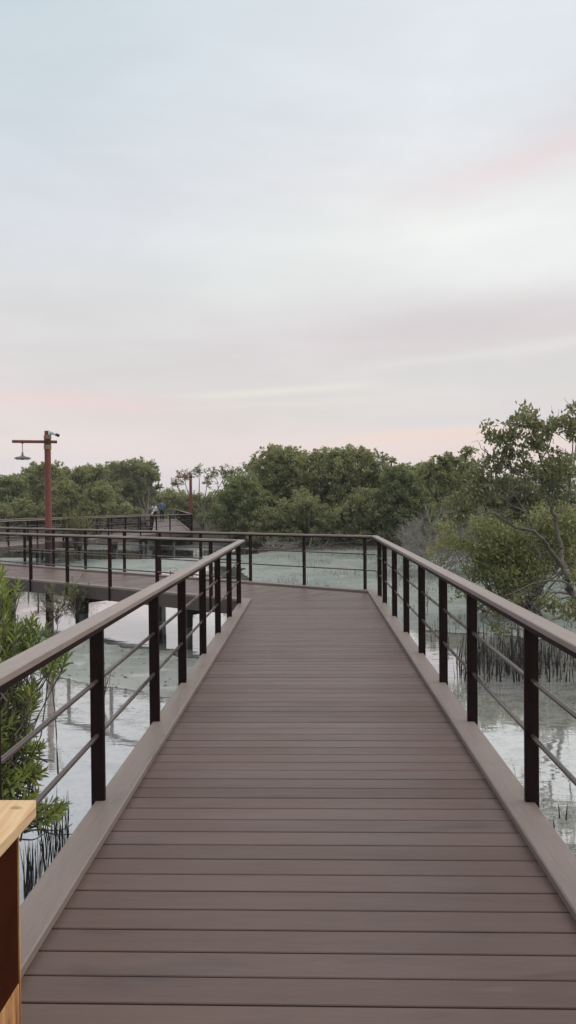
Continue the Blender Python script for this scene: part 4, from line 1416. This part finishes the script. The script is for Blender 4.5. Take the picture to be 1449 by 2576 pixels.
scatter_spikes('breathing_root_thicket', 330, gen_near, (.06, .40), .005, M['root'], 'fine breathing roots filling in the cluster below the leaning tree', 'breathing roots')


# fallen leaves and shell bits on the mud and bed
def debris(n, x0, x1, y0, y1, s0, s1):
    P = np.stack([x0 + (x1 - x0) * rng.random(n), y0 + (y1 - y0) * rng.random(n)], 1)
    z_ = bed_h(P[:, 0], P[:, 1]) + .006
    return np.column_stack([P, z_]), s0 + (s1 - s0) * rng.random(n)


PP, LL = [], []
for a_ in ((900, -6, -1.1, 8.2, 13, .015, .06), (420, 1.1, 4.5, 3.5, 12, .012, .04), (200, -3, -1.1, 4.5, 8.5, .01, .03), (900, -3, 10, 13, 30, .03, .09)):
    p_, l_ = debris(*a_)
    PP.append(p_); LL.append(l_)
PP, LL = np.concatenate(PP), np.concatenate(LL)
n = len(PP)
D_ = rng.normal(size=(n, 3)) * np.array([1, .5, .03])
v_, f_ = leaves(PP, D_, np.tile([[0, 0, 1.]], (n, 1)) + rng.normal(size=(n, 3)) * .2, LL, LL * .45)
tag(mesh_obj('fallen_leaf_litter', v_, f_, M['debris']), 'scattered dead leaves and bits lying on the mud', 'litter', None, 'stuff')


# ------------------------------------------------------------------ lamp poles
def lamp(loc, s_, turn, label, with_shade=True):
    """red pole in a dark sleeve, cross arm, two rope bands, camera, hanging saucer lamp"""
    root = empty('lamp_pole', (loc[0], loc[1], 0), label, 'street lamp', 'red lamp poles')
    X, Y = loc[0], loc[1]
    R = .076
    mb = MB()
    mb.tube([(X, Y, .80), (X, Y, 1.6), (X, Y, 2.4), (X, Y, 2.95), (X, Y, 3.215)], [R * 1.06, R * 1.02, R, R * .94, R * .90], 20)
    mb.build('pole', M['redwood'], root, False)
    mb = MB()
    mb.tube([(X, Y, -1.0), (X, Y, .83)], [R * 1.22, R * 1.22], 20)
    mb.build('sleeve', M['dark_steel'], root)
    mb = MB()
    mb.tube([(X, Y, .83), (X, Y, .87)], [R * 1.3, R * 1.3], 20)
    mb.build('sleeve_rim', M['rope'], root)
    for za, zb in ((3.02, 3.11), (2.77, 2.88)):
        mb = MB()
        n_ = 5
        prof = [(R * 1.0, za)]
        for k in range(n_):
            z0 = za + (zb - za) * k / n_
            z1 = za + (zb - za) * (k + 1) / n_
            prof += [(R * 1.12, z0 + .002), (R * 1.2, (z0 + z1) / 2), (R * 1.12, z1 - .002)]
        prof += [(R * 1.0, zb)]
        mb.lathe(prof, (X, Y, 0), 20)
        mb.build('rope_band', M['rope'], root, True)
    mb = MB()
    mb.tube([(X, Y, 2.88), (X, Y, 3.02)], R * 1.06, 20)
    mb.build('clamp', M['dark_steel'], root)
    dx, dy = math.cos(turn), math.sin(turn)
    za = 2.955
    mb = MB()
    mb.tube([(X - dx * .80, Y - dy * .80, za), (X - dx * .2, Y - dy * .2, za), (X + dx * .22, Y + dy * .22, za)], .036, 12)
    mb.build('cross_arm', M['redwood'], root, False)
    if with_shade:
        lx, ly = X - dx * .57, Y - dy * .57
        mb = MB()
        mb.tube([(lx, ly, za - .03), (lx, ly, za - .055)], [.03, .018], 10)
        mb.tube([(lx, ly, za - .04), (lx, ly, za - .27)], .0085, 8)
        mb.build('hanger', M['lampgrey'], root)
        mb = MB()
        z0 = za - .36
        mb.lathe([(.0, z0 + .10), (.022, z0 + .10), (.026, z0 + .03), (.05, z0 + .022), (.055, z0 + .008), (.12, z0 - .002), (.175, z0 - .020), (.192, z0 - .040), (.196, z0 - .046),
                  (.188, z0 - .046), (.165, z0 - .026), (.10, z0 - .012), (.0, z0 - .006)], (lx, ly, 0), 32)
        sh_ = mb.build('lamp_shade', M['lampgrey'], root, True)
        mb = MB()
        mb.lathe([(.0, z0 - .014), (.038, z0 - .016), (.042, z0 - .04), (.036, z0 - .074), (.0, z0 - .078)], (lx, ly, 0), 20)
        mb.build('lamp_unit', M['lampgrey'], root, True)
        mb = MB()
        for q in range(28):
            a_, b_ = q / 28 * 6.2832, (q + 1) / 28 * 6.2832
            mb.tube([(lx + .15 * math.cos(a_), ly + .15 * math.sin(a_), z0 - .062), (lx + .15 * math.cos(b_), ly + .15 * math.sin(b_), z0 - .062)], .006, 5)
        mb.build('guard_ring', M['lampwhite'], root)
    # camera on the top
    cx_, cy_, cz = X + .055, Y - .03, 3.155
    mb = MB()
    mb.box((cx_ + .005, cy_, cz), (.04, .10, .10), 0, .008)
    mb.tube([(cx_ + .01, cy_, cz), (cx_ + .05, cy_ - .01, cz + .012), (cx_ + .09, cy_ - .01, cz + .004), (cx_ + .115, cy_ - .015, cz - .012)], [.046, .050, .046, .030], 14)
    cb = mb.build('camera_mount', M['white'], root, True)
    mb = MB()
    mb.tube([(cx_ + .09, cy_ - .015, cz + .004), (cx_ + .20, cy_ - .03, cz - .045)], .033, 14)
    mb.build('camera_body', M['white'], root, True)
    mb = MB()
    mb.tube([(cx_ + .175, cy_ - .027, cz - .034), (cx_ + .245, cy_ - .036, cz - .065)], .036, 14)
    mb.build('camera_hood', M['black'], root, True)
    return root


lp = at(121.5, 1264, 17.95)
lamp((lp.x, lp.y), 1, rad(16), 'tall red lamp pole at left with hanging saucer lamp and white camera')
l2 = at(480, 1264, 40.3)
l2r = lamp((l2.x, l2.y), 1, rad(16), 'smaller-looking far red lamp pole standing at the far railing corner', False)
l2r.scale = (1, 1, .97)

# ------------------------------------------------------------------ wooden bin at lower left
bx, by = at(50.5, 2300, 1.70).x, 1.70
W0 = empty('wooden_bin', (bx - .2, by - .2, 0), 'pale pine bin with dark side panel, cut off at the lower left corner', 'bin')
mb = MB()   # lid with clipped corner
ly1 = 1.765
lc = at(101, 2013, ly1)
zt, th = lc.z, .024
lx1 = lc.x
mbp = [(bx - .50, ly1), (bx - .50, ly1 - .62), (lx1, ly1 - .62), (lx1 + .003, ly1 - .035), (lx1 - .010, ly1)]
mb.prism(mbp, zt - th, zt)
lid = mb.build('lid', M['pine'], W0)
mb = MB()
mb.box((bx - .225, by - .0028, .365), (.45, .0056, .735), 0)     # end board, its edge shows as a pale strip
mb.build('end_board', M['pine_orange'], W0)
mb = MB()
mb.box((bx - .225, by - .475, .365), (.45, .012, .735), 0)
mb.build('end_board', M['pine_orange'], W0)
mb = MB()
mb.box((bx - .0105, by - .2385, .548), (.016, .461, .372), 0)
mb.build('side_panel', M['pine_dark'], W0)
mb = MB()
mb.prism([(bx, by - .0105), (bx, by - .468), (bx - .018, by - .468), (bx - .018, by - .0105)], .0, .362)
mb.build('lower_board', M['pine_orange'], W0)
mb = MB()
mb.box((bx - .43, by - .24, .365), (.016, .455, .73), 0)
mb.build('back_panel', M['pine_dark'], W0)


# ------------------------------------------------------------------ the two people
def skin_body(name, joints, edges, material, parent=None, sub=1, loc=(0, 0, 0), rz=0.0):
    """joints: name -> (x, y, z, radius); a skin-modifier body rooted at the first joint"""
    names = list(joints)
    me = bpy.data.meshes.new(name)
    me.from_pydata([joints[k][:3] for k in names], [(names.index(a), names.index(b_)) for a, b_ in edges], [])
    o = bpy.data.objects.new(name, me)
    COL.objects.link(o)
    bpy.context.view_layer.objects.active = o
    md = o.modifiers.new('skin', 'SKIN')
    md.use_smooth_shade = True
    if not me.skin_vertices:
        bm = bmesh.new()
        bm.from_mesh(me)
        bm.verts.layers.skin.verify()
        bm.to_mesh(me)
        bm.free()
    for i_, k in enumerate(names):
        r_ = joints[k][3]
        r_ = r_ if hasattr(r_, '__len__') else (r_, r_)
        me.skin_vertices[0].data[i_].radius = r_
        me.skin_vertices[0].data[i_].use_root = (i_ == 0)
    sbm = o.modifiers.new('sub', 'SUBSURF')
    sbm.levels = sbm.render_levels = sub
    dg = bpy.context.evaluated_depsgraph_get()
    me2 = bpy.data.meshes.new_from_object(o.evaluated_get(dg))
    bpy.data.objects.remove(o)
    me2.materials.clear()
    me2.materials.append(material)
    me2.polygons.foreach_set('use_smooth', np.ones(len(me2.polygons), dtype=bool))
    o2 = bpy.data.objects.new(name, me2)
    COL.objects.link(o2)
    if parent is not None:
        o2.parent = parent
    else:
        o2.location = loc
        o2.rotation_euler = (0, 0, rz)
    return o2


def blob(name, c, r, material, parent, n=14, rot=0):
    mb_ = MB()
    prof = [(math.sin(math.pi * k / 10) * 1.0, -math.cos(math.pi * k / 10)) for k in range(11)]
    rings = [[(c[0] + r[0] * p_ * math.cos(q), c[1] + r[1] * p_ * math.sin(q), c[2] + r[2] * z_) for q in [2 * math.pi * j / n for j in range(n)]] for p_, z_ in prof]
    mb_.loft(rings, True)
    return mesh_obj(name, mb_.v, mb_.f, material, parent, True, False)


SKIN = simple('skin', (.30, .17, .11), .6, 0, .3, .05)
HAIR = simple('dark_hair', (.018, .012, .010), .5, 0, .4, .1)
DENIM = simple('denim_blue_shirt', (.11, .18, .33), .85, 0, .2, .18, 20)
NAVY = simple('navy_trousers', (.010, .012, .022), .85, 0, .2, .1)
WHITEC = simple('pale_blue_white_top', (.72, .79, .83), .85, 0, .2, .08, 15)
TEAL = simple('pale_teal_sleeve', (.30, .45, .45), .85, 0, .2, .12, 15)
MAROON = simple('dark_maroon_trousers', (.030, .010, .010), .85, 0, .2, .2, 12)
BLACKC = simple('black_leather', (.012, .012, .013), .5, 0, .4, .1)


def hand(j, e, wrist, p, d, side, pre, r=1.0):
    """palm, four curled fingers of unequal length and a thumb"""
    p = Vector(p); d = Vector(d).normalized()
    s_ = d.cross(Vector((0, 0, 1)))
    s_ = s_.normalized() if s_.length > .1 else Vector((0, side, 0))
    q = p + d * .045
    j[pre + 'palm'] = (*q, .024 * r)
    e.append((wrist, pre + 'palm'))
    for k, L in enumerate((.068, .078, .072, .055)):
        a = q + s_ * (k - 1.5) * .019 + d * .035
        b_ = a + d * L * .6 + Vector((.006, 0, -.004))
        c_ = b_ + d * L * .35 + Vector((.014, 0, -.006))
        for nm, pt in (('a', a), ('b', b_), ('c', c_)):
            j[f'{pre}f{k}{nm}'] = (*pt, .0088 * r if nm != 'c' else .007 * r)
        e.append((pre + 'palm', f'{pre}f{k}a'))
        e.append((f'{pre}f{k}a', f'{pre}f{k}b'))
        e.append((f'{pre}f{k}b', f'{pre}f{k}c'))
    t0_ = p + d * .02 + s_ * .03
    t1_ = t0_ + s_ * .02 + d * .035
    j[pre + 't0'] = (*t0_, .010 * r)
    j[pre + 't1'] = (*t1_, .009 * r)
    e.append((pre + 'palm', pre + 't0'))
    e.append((pre + 't0', pre + 't1'))


def person(loc, rz, hgt, sex, label):
    """figure faces +y in its own space (away from the viewer)"""
    S = hgt / 1.80
    man = sex == 'm'
    shw = .172 if man else .150
    hpw = .088 if man else .092
    J = {'pelvis': (0, 0, .96, (.135, .10)), 'waist': (0, .0, 1.10, (.125, .085)), 'chest': (0, -.01, 1.30, (.15, .10)), 'neckb': (0, -.01, 1.46, (.075, .065)), 'neck': (0, .0, 1.53, .052),
         'jaw': (-.01 if man else 0, .02, 1.61, (.062, .075)), 'head': (-.01 if man else 0, .005, 1.70, (.075, .092)), 'crown': (-.01 if man else 0, 0, 1.77, (.050, .062)),
         'nose': ((-.075, .085, 1.665, .010) if man else (0, .115, 1.665, .010))}
    E = [('pelvis', 'waist'), ('waist', 'chest'), ('chest', 'neckb'), ('neckb', 'neck'), ('neck', 'jaw'), ('jaw', 'head'), ('head', 'crown'), ('head', 'nose')]
    for sd, nm in ((-1, 'l'), (1, 'r')):
        step = (.05 if sd < 0 else -.10) if man else (.08 if sd < 0 else -.06)
        J['hip' + nm] = (sd * hpw, 0, .90, .088)
        J['knee' + nm] = (sd * hpw * 1.05, step * .5 + .02, .50, .055)
        J['ank' + nm] = (sd * hpw * 1.1, step, .09, .038)
        J['toe' + nm] = (sd * hpw * 1.25, step + .15, .035, .032)
        E += [('pelvis', 'hip' + nm), ('hip' + nm, 'knee' + nm), ('knee' + nm, 'ank' + nm), ('ank' + nm, 'toe' + nm)]
        J['sho' + nm] = (sd * shw, -.01, 1.42, .058)
        if man and sd < 0:       # left arm bent, hand raised in front
            el, wr = (-.30, .02, 1.18), (-.26, .22, 1.30)
        elif man:
            el, wr = (.255, -.03, 1.14), (.25, .06, .90)
        elif sd < 0:             # woman's left arm out to the handrail
            el, wr = (-.33, -.02, 1.22), (-.42, .12, 1.08)
        else:
            el, wr = (.235, -.02, 1.14), (.23, .08, .92)
        J['elb' + nm] = (*el, .042)
        J['wri' + nm] = (*wr, .027)
        E += [('neckb', 'sho' + nm), ('sho' + nm, 'elb' + nm), ('elb' + nm, 'wri' + nm)]
        dd = Vector(wr) - Vector(el)
        hand(J, E, 'wri' + nm, wr, dd, sd, 'h' + nm, 1.0)
    def sc(jj):
        return {k: (v_[0] * S, v_[1] * S, v_[2] * S, (tuple(u * S for u in v_[3]) if hasattr(v_[3], '__len__') else v_[3] * S)) for k, v_ in jj.items()}
    body = skin_body('person', sc(J), E, SKIN, None, 1, loc, rz)
    tag(body, label, 'person', 'people strolling on the far boardwalk')
    # trousers
    g_ = 1.16
    T = {k: J[k] for k in ('pelvis', 'hipl', 'kneel', 'ankl', 'hipr', 'kneer', 'ankr')}
    T = {k: (v_[0], v_[1], v_[2], (tuple(u * g_ for u in v_[3]) if hasattr(v_[3], '__len__') else v_[3] * 1.32)) for k, v_ in T.items()}
    T['top'] = (0, 0, 1.04, (.145, .105))
    skin_body('trousers', sc(T), [('pelvis', 'top'), ('pelvis', 'hipl'), ('hipl', 'kneel'), ('kneel', 'ankl'), ('pelvis', 'hipr'), ('hipr', 'kneer'), ('kneer', 'ankr')], NAVY if man else MAROON, body)
    # shirt
    K = {'waist': (0, 0, 1.10, (.155, .115)), 'chest': (0, -.01, 1.30, (.172, .125)), 'neckb': (0, -.01, 1.44, (.10, .085)), 'hem': (0, 0, .92 if man else .99, (.158, .125))}
    KE = [('waist', 'chest'), ('chest', 'neckb'), ('waist', 'hem')]
    for nm in ('l', 'r'):
        for q, r_ in (('sho', .062), ('elb', .050), ('wri', .038)):
            K[q + nm] = (*J[q + nm][:3], r_ * (1.0 if man else 1.22))
        KE += [('neckb', 'sho' + nm), ('sho' + nm, 'elb' + nm), ('elb' + nm, 'wri' + nm)]
    skin_body('shirt', sc(K), KE, DENIM if man else WHITEC, body)
    if not man:
        K2 = {'a': (-.20, -.02, 1.38, .080), 'b': (-.33, -.02, 1.22, .078), 'c': (-.40, .09, 1.10, .062)}
        skin_body('sleeve', sc(K2), [('a', 'b'), ('b', 'c')], TEAL, body)
    # shoes
    for nm in ('l', 'r'):
        a_, t_ = J['ank' + nm], J['toe' + nm]
        skin_body('shoe', sc({'h': (a_[0], a_[1] - .04, .045, .042), 'm': (a_[0] * 1.05, a_[1] + .06, .045, .044), 't': (t_[0], t_[1] + .02, .035, .036)}), [('h', 'm'), ('m', 't')], BLACKC, body)
    # hair
    if man:
        blob('hair', (-.01 * S, -.018 * S, 1.735 * S), (.086 * S, .102 * S, .078 * S), HAIR, body)
    else:
        h_ = blob('hair', (0, -.022 * S, 1.735 * S), (.090 * S, .105 * S, .088 * S), HAIR, body)
        skin_body('ponytail', sc({'a': (0, -.10, 1.72, .045), 'b': (0, -.16, 1.60, .050), 'c': (0, -.15, 1.47, .042), 'd': (0, -.14, 1.38, .018)}), [('a', 'b'), ('b', 'c'), ('c', 'd')], HAIR, body)
        mb_ = MB()
        mb_.tube([(-.09 * S, -.11 * S, 1.48 * S), (.0, -.155 * S, 1.30 * S), (.12 * S, -.135 * S, 1.10 * S), (.17 * S, -.06 * S, .98 * S)], .011, 6)
        mesh_obj('bag_strap', mb_.v, mb_.f, BLACKC, body, True, False)
        mb_ = MB()
        mb_.box((.20 * S, .02 * S, .93 * S), (.07, .18, .14), 0, .02)
        mesh_obj('bag', mb_.v, mb_.f, BLACKC, body, False, False)
    return body


mp = at(407.5, 1300, 64.2)
person((mp.x, mp.y, 0), rad(12), 1.80, 'm', 'man in a denim blue shirt and dark trousers walking right of the woman')
wp = at(388.5, 1300, 63.6)
person((wp.x, wp.y, 0), rad(10), 1.54, 'f', 'woman with a dark ponytail in a white top, hand on the left handrail')


# ------------------------------------------------------------------ evening air
mb = MB()
mb.box((0, 350, 5.0), (1810, 1720, 14.0))
mt = bpy.data.materials.new('haze')
mt.use_nodes = True
t = NT(mt.node_tree)
t.n.remove(t.n['Principled BSDF'])
pv = t.node('ShaderNodeVolumePrincipled')
pv.inputs['Color'].default_value = (.90, .91, .94, 1)
pv.inputs['Density'].default_value = .0006
t.l.new(pv.outputs[0], t.n['Material Output'].inputs['Volume'])
tag(mb.build('haze', mt), kind='stuff')
